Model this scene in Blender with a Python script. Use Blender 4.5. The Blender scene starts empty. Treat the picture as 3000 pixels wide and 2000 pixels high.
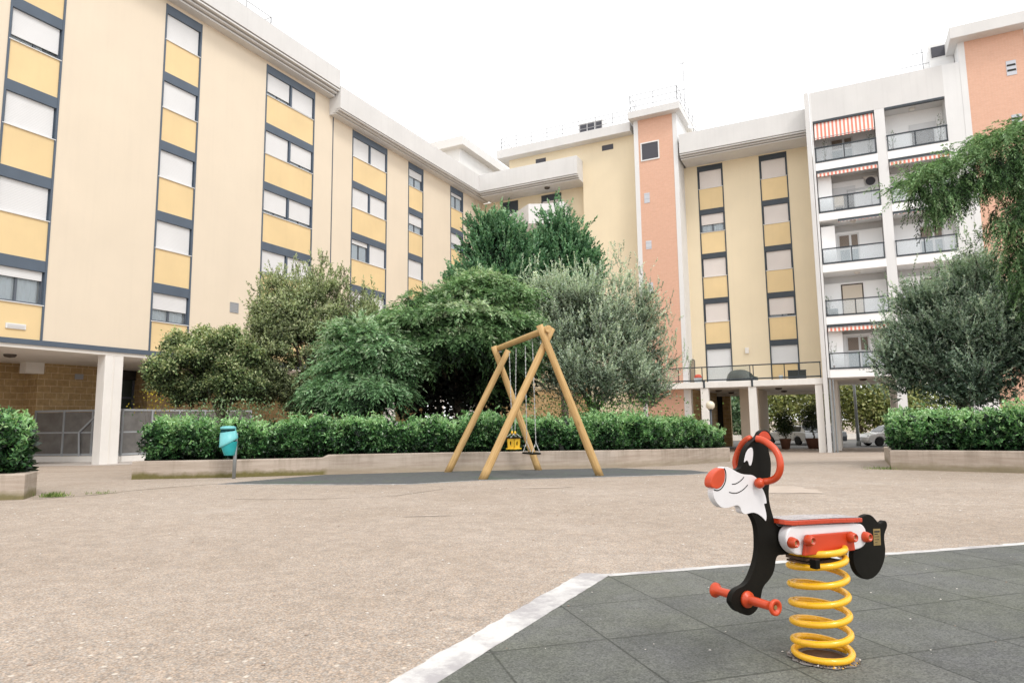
import bpy, math, random
import numpy as np
from mathutils import Vector, Matrix

random.seed(7)
RNG = np.random.default_rng(11)
scene = bpy.context.scene
COL = scene.collection

# ------------------------------------------------------------------ camera and measuring helpers
EYE = 0.78
FPX = 1953.0                                   # focal length in pixels of the 3000 px wide photograph
PITCH, ROLL, AZ = math.radians(6.82), math.radians(-0.72), math.radians(26.84)
sa, ca = math.sin(AZ), math.cos(AZ)


def cam_axes():
    cp, sp = math.cos(PITCH), math.sin(PITCH)
    r = np.array([1.0, 0, 0]); u = np.array([0, -sp, cp]); f = np.array([0, cp, sp])
    c, s = math.cos(ROLL), math.sin(ROLL)
    return np.stack([c * r + s * u, -s * r + c * u, -f], 1)


RM = cam_axes()
CAMP = np.array([0, 0, EYE])


def ray(px, py):
    return RM @ np.array([px - 1500.0, -(py - 1000.0), -FPX])


def onY(px, py, y):
    d = ray(px, py)
    return CAMP + d * (y / d[1])


def onPlane(px, py, n, c):
    d = ray(px, py)
    return CAMP + d * ((c - CAMP @ n) / (d @ n))


def onW(px, py, w):                            # point on the plane W = w of the building grid
    d = ray(px, py)
    P = d * (w / (d[0] * ca - d[1] * sa))
    return P[0] * sa + P[1] * ca, P[2]


_kn = np.array([(-80, .76), (2, .78), (9, .855), (13, .93), (25, 1.41), (38, 1.97), (45, 2.02), (60, 2.03), (500, 2.05)])
_ys = np.arange(-80, 500.01, .5)
_hs = np.convolve(np.pad(np.interp(_ys, _kn[:, 0], _kn[:, 1]), 3, mode='edge'), np.ones(7) / 7, 'valid')


def gz(x, y):                                  # height of the ground, falling gently away from the playground
    h = float(np.interp(y, _ys, _hs))
    if y > 25 and x < -6:
        w = min(1.0, (-6 - x) / 8.0)
        w = w * w * (3 - 2 * w)
        h = h * (1 - w) + min(h, 1.42) * w
    return EYE - h


def onG(px, py):
    d = ray(px, py)
    lo, hi = .0, 3.0
    d = d / np.linalg.norm(d) * 100
    for _ in range(60):
        t = (lo + hi) / 2
        P = CAMP + d * t
        if P[2] > gz(P[0], P[1]): lo = t
        else: hi = t
    return CAMP + d * t


def Pb(U, W, z):                               # building grid (depth along left facade, across, height above eye) -> world
    return (U * sa + W * ca, U * ca - W * sa, z + EYE)


# ------------------------------------------------------------------ objects
OFF = {}


def tag(o, label=None, cat=None, group=None, kind=None):
    if label: o['label'] = label
    if cat: o['category'] = cat
    if group: o['group'] = group
    if kind: o['kind'] = kind
    return o


def thing(name, label, cat, loc=(0, 0, 0), group=None):
    o = bpy.data.objects.new(name, None)
    o.empty_display_size = .1
    COL.objects.link(o)
    o.location = loc
    OFF[o.name] = np.array(loc, float)
    return tag(o, label, cat, group)


def link_mesh(name, me, parent=None, loc=None):
    o = bpy.data.objects.new(name, me)
    COL.objects.link(o)
    if parent is not None:
        o.parent = parent
        OFF[o.name] = OFF[parent.name]
    else:
        OFF[o.name] = np.zeros(3)
    return o


class MB:
    """collects shapes and links them as one mesh object; fr maps local to world coordinates"""

    def __init__(s, fr=None):
        s.v, s.f, s.m = [], [], []
        s.fr = fr
        s.mi = 0

    def add(s, vs, fs, world=False):
        n = len(s.v)
        if s.fr and not world:
            vs = [s.fr(*p) for p in vs]
        s.v += [tuple(map(float, p)) for p in vs]
        for f in fs:
            s.f.append([i + n for i in f])
            s.m.append(s.mi)
        return s

    def box(s, a0, a1, b0, b1, c0, c1):
        vs = [(a, b, c) for a in (a0, a1) for b in (b0, b1) for c in (c0, c1)]
        return s.add(vs, [(0, 1, 3, 2), (4, 6, 7, 5), (0, 4, 5, 1), (2, 3, 7, 6), (0, 2, 6, 4), (1, 5, 7, 3)])

    def prism(s, prof, a0, a1, axis=0):
        """profile (b,c) extruded along the first local axis"""
        n = len(prof)
        vs = [(a0, b, c) for b, c in prof] + [(a1, b, c) for b, c in prof]
        fs = [(i, (i + 1) % n, n + (i + 1) % n, n + i) for i in range(n)]
        return s.add(vs, fs + [list(range(n)), list(range(2 * n - 1, n - 1, -1))])

    def slab(s, poly, off0, off1, nrm):
        """closed outline of 3-D points thickened along nrm"""
        n = len(poly)
        nrm = np.array(nrm)
        A = [np.array(p) + nrm * off0 for p in poly]; B = [np.array(p) + nrm * off1 for p in poly]
        fs = [(i, (i + 1) % n, n + (i + 1) % n, n + i) for i in range(n)]
        return s.add(A + B, fs + [list(range(n))[::-1], list(range(n, 2 * n))], True)

    def tube(s, pts, rad, n=8, cap=True, world=True, closed=False):
        if s.fr and not world:
            pts = [s.fr(*p) for p in pts]
        P = [Vector(p) for p in pts]
        m = len(P)
        R = rad if hasattr(rad, '__len__') else [rad] * m
        base = len(s.v)
        prev = None
        for i in range(m):
            t = (P[min(i + 1, m - 1)] - P[max(i - 1, 0)])
            t = t.normalized() if t.length > 1e-9 else Vector((0, 0, 1))
            if prev is None:
                a = Vector((0, 0, 1)) if abs(t.z) < .9 else Vector((1, 0, 0))
                x = t.cross(a).normalized()
            else:
                x = (prev - t * prev.dot(t)).normalized()
            prev = x
            y = t.cross(x)
            for k in range(n):
                an = 2 * math.pi * k / n
                s.v.append(tuple(P[i] + (x * math.cos(an) + y * math.sin(an)) * R[i]))
        for i in range(m - 1):
            for k in range(n):
                s.f.append([base + i * n + k, base + i * n + (k + 1) % n, base + (i + 1) * n + (k + 1) % n, base + (i + 1) * n + k])
                s.m.append(s.mi)
        if cap:
            s.f.append([base + k for k in range(n)][::-1]); s.m.append(s.mi)
            s.f.append([base + (m - 1) * n + k for k in range(n)]); s.m.append(s.mi)
        return s

    def lathe(s, prof, c, n=20, ax=None, sx=1, sy=1):
        """profile (radius, height) turned round a vertical axis at c"""
        base = len(s.v)
        for r, h in prof:
            for k in range(n):
                an = 2 * math.pi * k / n
                p = (math.cos(an) * r * sx, math.sin(an) * r * sy, h)
                if ax is not None:
                    p = tuple(ax @ np.array(p))
                s.v.append((c[0] + p[0], c[1] + p[1], c[2] + p[2]))
        for i in range(len(prof) - 1):
            for k in range(n):
                s.f.append([base + i * n + k, base + i * n + (k + 1) % n, base + (i + 1) * n + (k + 1) % n, base + (i + 1) * n + k]); s.m.append(s.mi)
        if prof[0][0] > 1e-4:
            s.f.append([base + k for k in range(n)][::-1]); s.m.append(s.mi)
        if prof[-1][0] > 1e-4:
            s.f.append([base + (len(prof) - 1) * n + k for k in range(n)]); s.m.append(s.mi)
        return s

    def build(s, name, mats, parent=None, smooth=False, bevel=0, label=None, kind=None, seg=2, angle=40):
        off = OFF[parent.name] if parent is not None else np.zeros(3)
        me = bpy.data.meshes.new(name)
        me.from_pydata([tuple(np.array(p) - off) for p in s.v], [], s.f)
        for m in (mats if isinstance(mats, (list, tuple)) else [mats]):
            me.materials.append(m)
        if len(me.materials) > 1:
            me.polygons.foreach_set('material_index', s.m)
        if smooth:
            me.polygons.foreach_set('use_smooth', [True] * len(me.polygons))
        o = link_mesh(name, me, parent)
        if bevel:
            b = o.modifiers.new('Bevel', 'BEVEL')
            b.width = bevel; b.segments = seg; b.limit_method = 'ANGLE'; b.angle_limit = math.radians(angle)
        import bmesh as _b
        bm = _b.new(); bm.from_mesh(me); _b.ops.recalc_face_normals(bm, faces=bm.faces); bm.to_mesh(me); bm.free()
        tag(o, label, None, None, kind)
        return o


# ------------------------------------------------------------------ materials
def new_mat(name):
    m = bpy.data.materials.new(name); m.use_nodes = True
    nt = m.node_tree
    for n in list(nt.nodes): nt.nodes.remove(n)
    out = nt.nodes.new('ShaderNodeOutputMaterial'); b = nt.nodes.new('ShaderNodeBsdfPrincipled')
    nt.links.new(b.outputs[0], out.inputs[0])
    return m, nt, b


class N:
    """tiny node helper"""

    def __init__(s, nt): s.nt = nt

    def __call__(s, typ, **kw):
        n = s.nt.nodes.new(typ)
        for k, v in kw.items():
            if k.startswith('i_'): n.inputs[int(k[2:])].default_value = v
            else: setattr(n, k, v)
        return n

    def ln(s, a, b): s.nt.links.new(a, b)

    def math(s, op, a, b=None, c=None):
        n = s.nt.nodes.new('ShaderNodeMath'); n.operation = op
        for i, x in enumerate((a, b, c)):
            if x is None: continue
            if isinstance(x, (int, float)): n.inputs[i].default_value = x
            else: s.ln(x, n.inputs[i])
        return n.outputs[0]

    def mix(s, f, a, b, typ='MIX'):
        n = s.nt.nodes.new('ShaderNodeMix'); n.data_type = 'RGBA'; n.blend_type = typ
        for i, x in ((0, f), (6, a), (7, b)):
            if isinstance(x, (int, float)): n.inputs[i].default_value = x
            elif isinstance(x, tuple): n.inputs[i].default_value = (*x, 1) if len(x) == 3 else x
            else: s.ln(x, n.inputs[i])
        return n.outputs[2]

    def ramp(s, fac, stops, interp='LINEAR'):
        n = s.nt.nodes.new('ShaderNodeValToRGB'); n.color_ramp.interpolation = interp
        e = n.color_ramp.elements
        while len(e) > 1: e.remove(e[-1])
        e[0].position = stops[0][0]; e[0].color = _c4(stops[0][1])
        for p, c in stops[1:]:
            x = e.new(p); x.color = _c4(c)
        s.ln(fac, n.inputs[0])
        return n.outputs[0]

    def pos(s): return s.nt.nodes.new('ShaderNodeNewGeometry').outputs['Position']

    def noise(s, scale, detail=4, rough=.55, vec=None, out=0):
        n = s.nt.nodes.new('ShaderNodeTexNoise')
        n.inputs['Scale'].default_value = scale; n.inputs['Detail'].default_value = detail; n.inputs['Roughness'].default_value = rough
        s.ln(vec if vec is not None else s.pos(), n.inputs['Vector'])
        return n.outputs[out]

    def dot(s, v):
        n = s.nt.nodes.new('ShaderNodeVectorMath'); n.operation = 'DOT_PRODUCT'
        s.ln(s.pos(), n.inputs[0]); n.inputs[1].default_value = v
        return n.outputs['Value']

    def bump(s, h, b, strength=.3, dist=.01):
        n = s.nt.nodes.new('ShaderNodeBump'); n.inputs['Strength'].default_value = strength; n.inputs['Distance'].default_value = dist
        s.ln(h, n.inputs['Height']); s.ln(n.outputs[0], b.inputs['Normal'])


def _c4(c):
    if isinstance(c, (int, float)): return (c, c, c, 1)
    return (*c, 1) if len(c) == 3 else c


def mat(name, c, rough=.6, var=.12, scale=3.0, bump=0.0, bscale=60, metal=0.0, spec=.5, stain=None, streak=0.0, coat=0.0, dist=.004):
    """painted / plain surface with soft tone variation, optional vertical streaks and fine bump"""
    m, nt, b = new_mat(name); n = N(nt)
    lo = tuple(x * (1 - var) for x in c); hi = tuple(min(1, x * (1 + var * .6)) for x in c)
    col = n.ramp(n.noise(scale, 6, .6), [(.3, lo), (.7, hi)])
    if streak:
        mp = nt.nodes.new('ShaderNodeMapping'); mp.inputs['Scale'].default_value = (5, 5, .22)
        n.ln(n.pos(), mp.inputs['Vector'])
        f = n.ramp(n.noise(1.0, 5, .65, mp.outputs[0]), [(.5, 0.0), (.75, 1.0)])
        col = n.mix(n.math('MULTIPLY', f, streak), col, tuple(x * .55 for x in c))
    if stain:
        f = n.ramp(n.noise(scale * .35, 8, .7), [(.5, 0.0), (.68, 1.0)])
        col = n.mix(n.math('MULTIPLY', f, stain[1]), col, stain[0])
    n.ln(col, b.inputs['Base Color'])
    r = n.ramp(n.noise(scale * 4, 4), [(.3, max(0, rough - .08)), (.7, min(1, rough + .08))])
    n.ln(r, b.inputs['Roughness'])
    b.inputs['Metallic'].default_value = metal
    b.inputs['Specular IOR Level'].default_value = spec
    if coat: b.inputs['Coat Weight'].default_value = coat
    if bump: n.bump(n.noise(bscale, 5, .6), b, bump, dist)
    return m


def brick_mat(name, c1, c2, mortar, bw, bh, ms, rough=.85, bump=.4, var=(.72, 1.1)):
    m, nt, b = new_mat(name); n = N(nt)
    u = n.dot((sa + ca, ca - sa, 0)); z = n.dot((0, 0, 1))
    cv = nt.nodes.new('ShaderNodeCombineXYZ'); n.ln(u, cv.inputs[0]); n.ln(z, cv.inputs[1])
    t = nt.nodes.new('ShaderNodeTexBrick')
    n.ln(cv.outputs[0], t.inputs['Vector'])
    t.inputs['Color1'].default_value = _c4(c1); t.inputs['Color2'].default_value = _c4(c2); t.inputs['Mortar'].default_value = _c4(mortar)
    t.inputs['Scale'].default_value = 1; t.inputs['Mortar Size'].default_value = ms; t.inputs['Mortar Smooth'].default_value = .2
    t.inputs['Brick Width'].default_value = bw; t.inputs['Row Height'].default_value = bh; t.inputs['Bias'].default_value = 0
    v = n.ramp(n.noise(7, 6, .65), [(.3, var[0]), (.7, var[1])])
    n.ln(n.mix(1.0, t.outputs['Color'], v, 'MULTIPLY'), b.inputs['Base Color'])
    b.inputs['Roughness'].default_value = rough
    h = n.math('ADD', n.math('MULTIPLY', t.outputs['Fac'], -1.0), n.math('MULTIPLY', n.noise(45, 4), .4))
    n.bump(h, b, bump, .01)
    return m


def slat_mat(name, c, pitch=.055, rough=.5, strength=.5):
    """roller shutter: horizontal slats"""
    m, nt, b = new_mat(name); n = N(nt)
    z = n.dot((0, 0, 1))
    fr = n.math('FRACT', n.math('DIVIDE', z, pitch))
    line = n.ramp(fr, [(0, 0.0), (.12, 1.0), (.85, 1.0), (1, 0.0)])
    col = n.mix(line, tuple(x * .78 for x in c), c)
    v = n.ramp(n.noise(.7, 4), [(.3, .93), (.7, 1.0)])
    n.ln(n.mix(1.0, col, v, 'MULTIPLY'), b.inputs['Base Color'])
    b.inputs['Roughness'].default_value = rough
    n.bump(line, b, strength, .006)
    return m


def glass_mat(name, tint=(.75, .8, .82), alpha=.35, rough=.03):
    m = bpy.data.materials.new(name); m.use_nodes = True
    nt = m.node_tree
    for x in list(nt.nodes): nt.nodes.remove(x)
    out = nt.nodes.new('ShaderNodeOutputMaterial'); mx = nt.nodes.new('ShaderNodeMixShader')
    tr = nt.nodes.new('ShaderNodeBsdfTransparent'); b = nt.nodes.new('ShaderNodeBsdfPrincipled')
    n = N(nt)
    b.inputs['Base Color'].default_value = _c4(tint); b.inputs['Roughness'].default_value = rough
    tr.inputs['Color'].default_value = _c4(tuple(.6 + .4 * x for x in tint))
    lw = nt.nodes.new('ShaderNodeFresnel'); lw.inputs[0].default_value = 1.5
    v = n.ramp(n.noise(1.5, 3), [(.3, .9), (.7, 1.1)])
    n.ln(n.math('MINIMUM', n.math('ADD', lw.outputs[0], n.math('MULTIPLY', v, alpha)), 1.0), mx.inputs[0])
    n.ln(tr.outputs[0], mx.inputs[1]); n.ln(b.outputs[0], mx.inputs[2]); n.ln(mx.outputs[0], out.inputs[0])
    return m


def leaf_mat(name, rough=.5, trans=.3, spec=.4):
    m, nt, b = new_mat(name); n = N(nt)
    a = nt.nodes.new('ShaderNodeAttribute'); a.attribute_name = 'Col'
    v = n.ramp(n.noise(2.2, 4), [(.3, .8), (.7, 1.2)])
    col = n.mix(1.0, a.outputs['Color'], v, 'MULTIPLY')
    n.ln(col, b.inputs['Base Color'])
    b.inputs['Roughness'].default_value = rough
    b.inputs['Specular IOR Level'].default_value = spec
    if trans:
        out = [x for x in nt.nodes if x.type == 'OUTPUT_MATERIAL'][0]
        t = nt.nodes.new('ShaderNodeBsdfTranslucent'); mx = nt.nodes.new('ShaderNodeMixShader'); mx.inputs[0].default_value = trans
        n.ln(n.mix(1.0, col, (1.15, 1.2, .6), 'MULTIPLY'), t.inputs[0])
        n.ln(b.outputs[0], mx.inputs[1]); n.ln(t.outputs[0], mx.inputs[2]); n.ln(mx.outputs[0], out.inputs[0])
    return m


def ground_mat():
    m, nt, b = new_mat('exposed_aggregate'); n = N(nt)
    big = n.ramp(n.noise(.35, 8, .68), [(.28, (.395, .322, .262)), (.5, (.452, .375, .312)), (.72, (.505, .43, .368))])
    vor = nt.nodes.new('ShaderNodeTexVoronoi'); vor.inputs['Scale'].default_value = 135; vor.inputs['Randomness'].default_value = 1
    n.ln(n.pos(), vor.inputs['Vector'])
    sep = nt.nodes.new('ShaderNodeSeparateColor'); n.ln(vor.outputs['Color'], sep.inputs[0])
    tone = n.ramp(sep.outputs[0], [(0, .68), (.25, .88), (.55, 1.0), (.85, 1.09), (1, 1.28)])
    hue = n.mix(.35, n.mix(sep.outputs[1], (.85, .95, 1.05), (1.12, 1.0, .88)), (1, 1, 1))
    gap = n.ramp(vor.outputs['Distance'], [(.35, 1.0), (.75, .72)])
    col = n.mix(1.0, n.mix(1.0, big, tone, 'MULTIPLY'), hue, 'MULTIPLY')
    col = n.mix(1.0, col, gap, 'MULTIPLY')
    mid = n.ramp(n.noise(9, 6, .7), [(.3, .82), (.7, 1.12)])
    col = n.mix(1.0, col, mid, 'MULTIPLY')
    # pale scattered pebbles and worn milky patches
    v2 = nt.nodes.new('ShaderNodeTexVoronoi'); v2.inputs['Scale'].default_value = 22; n.ln(n.pos(), v2.inputs['Vector'])
    s2 = nt.nodes.new('ShaderNodeSeparateColor'); n.ln(v2.outputs['Color'], s2.inputs[0])
    peb = n.math('MULTIPLY', n.ramp(v2.outputs['Distance'], [(.12, 1.0), (.26, 0.0)]), n.ramp(s2.outputs[2], [(.86, 0.0), (.9, 1.0)]))
    col = n.mix(n.math('MULTIPLY', peb, .8), col, (.68, .62, .54))
    wear = n.ramp(n.noise(.55, 7, .72), [(.56, 0.0), (.72, .4)])
    col = n.mix(wear, col, (.50, .44, .395))
    dirt = n.ramp(n.noise(.9, 8, .75), [(.5, 0.0), (.7, .32)])
    col = n.mix(dirt, col, (.27, .21, .155))
    # damp stains in front of the planter walls: rough darkening far out only
    n.ln(col, b.inputs['Base Color'])
    b.inputs['Roughness'].default_value = .9
    b.inputs['Specular IOR Level'].default_value = .25
    n.bump(n.math('MULTIPLY', vor.outputs['Distance'], -1.0), b, .32, .005)
    return m


def rubber_mat():
    m, nt, b = new_mat('rubber_tile'); n = N(nt)
    s = n.dot((.958, .286, 0)); t = n.dot((-.286, .958, 0))
    def seam(x, o, p, w):
        f = n.math('FRACT', n.math('DIVIDE', n.math('SUBTRACT', x, o - 20 * p), p))
        d = n.math('MULTIPLY', n.math('MINIMUM', f, n.math('SUBTRACT', 1.0, f)), p)
        wob = n.math('MULTIPLY', n.noise(14, 3), .004)
        return n.ramp(n.math('ADD', d, wob), [(0, 1.0), (w, 1.0), (w * 2.0, 0.0)])
    sm = n.math('MAXIMUM', seam(s, .601, .430, .003), seam(t, 2.304, .453, .003))
    # tone of each tile differs a little
    cx = n.math('FLOOR', n.math('DIVIDE', n.math('SUBTRACT', s, .601), .430)); cy = n.math('FLOOR', n.math('DIVIDE', n.math('SUBTRACT', t, 2.304), .453))
    cv = nt.nodes.new('ShaderNodeCombineXYZ'); n.ln(cx, cv.inputs[0]); n.ln(cy, cv.inputs[1])
    wn = nt.nodes.new('ShaderNodeTexWhiteNoise'); n.ln(cv.outputs[0], wn.inputs['Vector'])
    tile = n.ramp(wn.outputs['Value'], [(0, (.096, .098, .096)), (.5, (.114, .116, .112)), (1, (.134, .135, .129))])
    big = n.ramp(n.noise(1.6, 7, .7), [(.35, 0.0), (.66, 1.0)])
    col = n.mix(n.math('MULTIPLY', big, .55), tile, (.105, .113, .074))
    v = nt.nodes.new('ShaderNodeTexVoronoi'); v.inputs['Scale'].default_value = 190; n.ln(n.pos(), v.inputs['Vector'])
    sp = nt.nodes.new('ShaderNodeSeparateColor'); n.ln(v.outputs['Color'], sp.inputs[0])
    col = n.mix(1.0, col, n.ramp(sp.outputs[0], [(0, .6), (.5, 1.0), (1, 1.4)]), 'MULTIPLY')
    col = n.mix(1.0, col, n.ramp(n.noise(5, 7, .7), [(.3, .78), (.7, 1.2)]), 'MULTIPLY')
    v2 = nt.nodes.new('ShaderNodeTexVoronoi'); v2.inputs['Scale'].default_value = 9; n.ln(n.pos(), v2.inputs['Vector'])
    s2 = nt.nodes.new('ShaderNodeSeparateColor'); n.ln(v2.outputs['Color'], s2.inputs[0])
    dots = n.math('MULTIPLY', n.ramp(v2.outputs['Distance'], [(.03, 1.0), (.055, 0.0)]), n.ramp(s2.outputs[1], [(.72, 0.0), (.76, 1.0)]))
    col = n.mix(n.math('MULTIPLY', dots, .6), col, (.5, .5, .48))
    col = n.mix(n.math('MULTIPLY', n.math('MULTIPLY', sm, n.ramp(n.noise(2.5, 5, .7), [(.3, .55), (.55, 1.0)])), .9), col, (.022, .024, .018))
    n.ln(col, b.inputs['Base Color'])
    b.inputs['Roughness'].default_value = .78
    h = n.math('ADD', n.math('MULTIPLY', sm, -1.5), n.math('MULTIPLY', n.noise(160, 3), .35))
    n.bump(h, b, .5, .006)
    return m


def old_rubber_mat():
    m, nt, b = new_mat('faded_rubber'); n = N(nt)
    f = n.noise(.8, 5, .65)
    col = n.ramp(f, [(.3, (.072, .10, .075)), (.44, (.086, .092, .088)), (.56, (.082, .085, .089)), (.66, (.09, .098, .086)), (.76, (.14, .085, .07))])
    col = n.mix(1.0, col, n.ramp(n.noise(12, 6, .7), [(.3, .7), (.7, 1.3)]), 'MULTIPLY')
    n.ln(col, b.inputs['Base Color']); b.inputs['Roughness'].default_value = .75
    n.bump(n.noise(120, 3), b, .3, .005)
    return m


def paint_mat():
    """worn white road paint: thin patches show the grey screed below"""
    m, nt, b = new_mat('worn_white_paint'); n = N(nt)
    f = n.ramp(n.noise(3.2, 8, .72), [(.44, 1.0), (.58, 0.0)])
    f2 = n.ramp(n.noise(26, 6, .7), [(.55, 0.0), (.72, .55)])
    col = n.mix(f, (.37, .35, .355), (.58, .565, .55))
    col = n.mix(f2, col, (.50, .48, .46))
    n.ln(col, b.inputs['Base Color']); b.inputs['Roughness'].default_value = .8
    n.bump(n.noise(90, 4), b, .3, .004)
    return m


def planter_mat():
    m, nt, b = new_mat('stained_concrete'); n = N(nt)
    a = nt.nodes.new('ShaderNodeAttribute'); a.attribute_name = 'Col'
    sep = nt.nodes.new('ShaderNodeSeparateColor'); n.ln(a.outputs['Color'], sep.inputs[0])
    h = sep.outputs[0]; moss_amt = sep.outputs[1]
    mp = nt.nodes.new('ShaderNodeMapping'); mp.inputs['Scale'].default_value = (.9, .9, 14)
    n.ln(n.pos(), mp.inputs['Vector'])
    boards = n.ramp(n.noise(1.4, 5, .6, mp.outputs[0]), [(.3, (.36, .29, .235)), (.7, (.50, .425, .36))])
    mp2 = nt.nodes.new('ShaderNodeMapping'); mp2.inputs['Scale'].default_value = (2.6, 2.6, .3)
    n.ln(n.pos(), mp2.inputs['Vector'])
    drip = n.math('MULTIPLY', n.ramp(n.noise(1.5, 6, .7, mp2.outputs[0]), [(.46, 0.0), (.62, 1.0)]), n.ramp(h, [(.2, .15), (.95, .9)]))
    col = n.mix(n.math('MULTIPLY', drip, .45), boards, (.17, .135, .095))
    edge = n.math('ADD', n.math('MULTIPLY', n.math('SUBTRACT', n.noise(3.5, 6, .7), .5), .55), h)
    moss = n.math('MULTIPLY', n.ramp(edge, [(.16, 1.0), (.42, 0.0)]), moss_amt)
    col = n.mix(moss, col, n.mix(n.noise(20, 4), (.10, .09, .03), (.20, .17, .06)))
    n.ln(col, b.inputs['Base Color']); b.inputs['Roughness'].default_value = .9
    n.bump(n.math('ADD', n.noise(1.6, 4, .6, mp.outputs[0]), n.math('MULTIPLY', n.noise(60, 4), .4)), b, .35, .012)
    return m


def wood_mat(name, c1, c2):
    m, nt, b = new_mat(name); n = N(nt)
    tc = nt.nodes.new('ShaderNodeUVMap')
    mp = nt.nodes.new('ShaderNodeMapping'); mp.inputs['Scale'].default_value = (7, .9, 1); n.ln(tc.outputs[0], mp.inputs['Vector'])
    g = n.noise(2.2, 7, .65, mp.outputs[0])
    col = n.ramp(g, [(.28, c1), (.5, tuple((x + y) / 2 for x, y in zip(c1, c2))), (.72, c2)])
    mp2 = nt.nodes.new('ShaderNodeMapping'); mp2.inputs['Scale'].default_value = (3.2, 2.2, 1); n.ln(tc.outputs[0], mp2.inputs['Vector'])
    v = nt.nodes.new('ShaderNodeTexVoronoi'); v.inputs['Scale'].default_value = 1.0; n.ln(mp2.outputs[0], v.inputs['Vector'])
    knot = n.ramp(v.outputs['Distance'], [(.05, 1.0), (.17, 0.0)])
    col = n.mix(n.math('MULTIPLY', knot, .55), col, (.20, .10, .03))
    n.ln(col, b.inputs['Base Color']); b.inputs['Roughness'].default_value = .55
    n.bump(g, b, .2, .004)
    return m


def stripe_mat(name, c1, c2, pitch):
    m, nt, b = new_mat(name); n = N(nt)
    u = n.dot((ca, -sa, 0))
    f = n.math('FRACT', n.math('DIVIDE', u, pitch))
    col = n.mix(n.ramp(f, [(.46, 0.0), (.5, 1.0), (.96, 1.0), (1, 0.0)]), c1, c2)
    col = n.mix(1.0, col, n.ramp(n.noise(2, 4), [(.3, .88), (.7, 1.05)]), 'MULTIPLY')
    n.ln(col, b.inputs['Base Color']); b.inputs['Roughness'].default_value = .85
    return m


def lattice_mat(name, c1, c2):
    m, nt, b = new_mat(name); n = N(nt)
    u = n.dot((ca, -sa, 0)); z = n.dot((0, 0, 1))
    def ln_(x): return n.ramp(n.math('FRACT', n.math('DIVIDE', x, .085)), [(.0, 1.0), (.22, 1.0), (.3, 0.0), (.95, 0.0), (1, 1.0)])
    l = n.math('MAXIMUM', ln_(n.math('ADD', u, z)), ln_(n.math('SUBTRACT', u, z)))
    n.ln(n.mix(l, c1, c2), b.inputs['Base Color']); b.inputs['Roughness'].default_value = .6
    return m


def mesh_panel_mat():
    """fine perforated steel sheet: see-through dots as real transparency of the weave"""
    m, nt, b = new_mat('steel_mesh'); n = N(nt)
    v = n.ramp(n.noise(3, 5), [(.3, (.17, .165, .16)), (.7, (.25, .245, .24))])
    n.ln(v, b.inputs['Base Color']); b.inputs['Roughness'].default_value = .5; b.inputs['Metallic'].default_value = .4
    out = [x for x in nt.nodes if x.type == 'OUTPUT_MATERIAL'][0]
    t = nt.nodes.new('ShaderNodeBsdfTransparent'); mx = nt.nodes.new('ShaderNodeMixShader'); mx.inputs[0].default_value = .26
    n.ln(b.outputs[0], mx.inputs[1]); n.ln(t.outputs[0], mx.inputs[2]); n.ln(mx.outputs[0], out.inputs[0])
    return m


M = {}
M['cream'] = mat('cream_render', (.735, .637, .508), .85, .035, .5, .15, 40, stain=((.60, .51, .40), .15), streak=.05)
M['cream_yellow'] = mat('yellow_render', (.775, .662, .475), .85, .04, .5, .15, 40, streak=.05)  # the back house's own yellower render
M['yellow'] = mat('yellow_panel', (.765, .58, .315), .6, .07, .6, streak=.06)
M['metal'] = mat('blue_grey_metal', (.082, .110, .150), .45, .12, 1.5)
M['darkmetal'] = mat('dark_metal', (.034, .045, .058), .45, .15, 2)
M['concrete'] = mat('pale_concrete', (.655, .645, .635), .85, .05, .7, .15, 30, streak=.12)
M['inwhite'] = mat('balcony_white', (.93, .925, .92), .7, .03, .8)
M['white'] = mat('white_paint', (.72, .718, .715), .7, .04, .8, streak=.10)
M['soffit'] = mat('soffit_paint', (.76, .725, .68), .85, .05, .7)
M['pillar'] = mat('white_pillar_concrete', (.78, .755, .72), .8, .05, 1.5, .2, 40, streak=.15)
M['shutter'] = slat_mat('white_shutter', (.74, .74, .745))
M['shutter_beige'] = slat_mat('beige_shutter', (.66, .57, .46))
M['shutter_pink'] = slat_mat('faded_shutter', (.74, .675, .63))
M['frame'] = mat('window_frame', (.10, .115, .14), .4, .1)
M['pane'] = glass_mat('window_glass', (.78, .84, .88), .10)
M['curtain'] = mat('net_curtain', (.93, .92, .90), .9, .06, 9)
M['dark'] = mat('dark_interior', (.03, .028, .025), .9, .3, 2)
M['tuff'] = brick_mat('tuff_block', (.40, .27, .125), (.48, .335, .165), (.60, .45, .28), .50, .277, .014)
M['orange'] = brick_mat('orange_brick', (.65, .375, .265), (.68, .405, .29), (.69, .45, .34), .26, .065, .008, .8, .1, (.95, 1.03))
M['louvre'] = slat_mat('dark_louvre', (.06, .06, .075), .09, .5, .8)
M['vent'] = slat_mat('grey_vent', (.33, .34, .36), .07, .5, .8)
M['pale_vent'] = slat_mat('pale_vent', (.55, .57, .62), .30, .5, .5)
M['rail'] = mat('grey_rail', (.34, .34, .35), .4, .1)
M['railing'] = mat('black_railing', (.035, .045, .055), .4, .15)
M['balglass'] = glass_mat('balcony_glass', (.90, .94, .97), .16)
M['awning'] = stripe_mat('striped_awning', (.78, .24, .17), (.84, .78, .73), .20)
M['lattice'] = lattice_mat('lattice_shutter', (.10, .075, .055), (.34, .27, .22))
M['lightcap'] = mat('lamp_bronze', (.07, .055, .045), .5)
M['opal'] = mat('opal_globe', (.72, .66, .52), .35, .05)
M['ground'] = ground_mat()
M['rubber'] = rubber_mat()
M['oldrubber'] = old_rubber_mat()
M['paint'] = paint_mat()
M['planter'] = planter_mat()
M['pave'] = mat('pale_pavement', (.50, .455, .42), .9, .12, 2, .2, 60)
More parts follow.
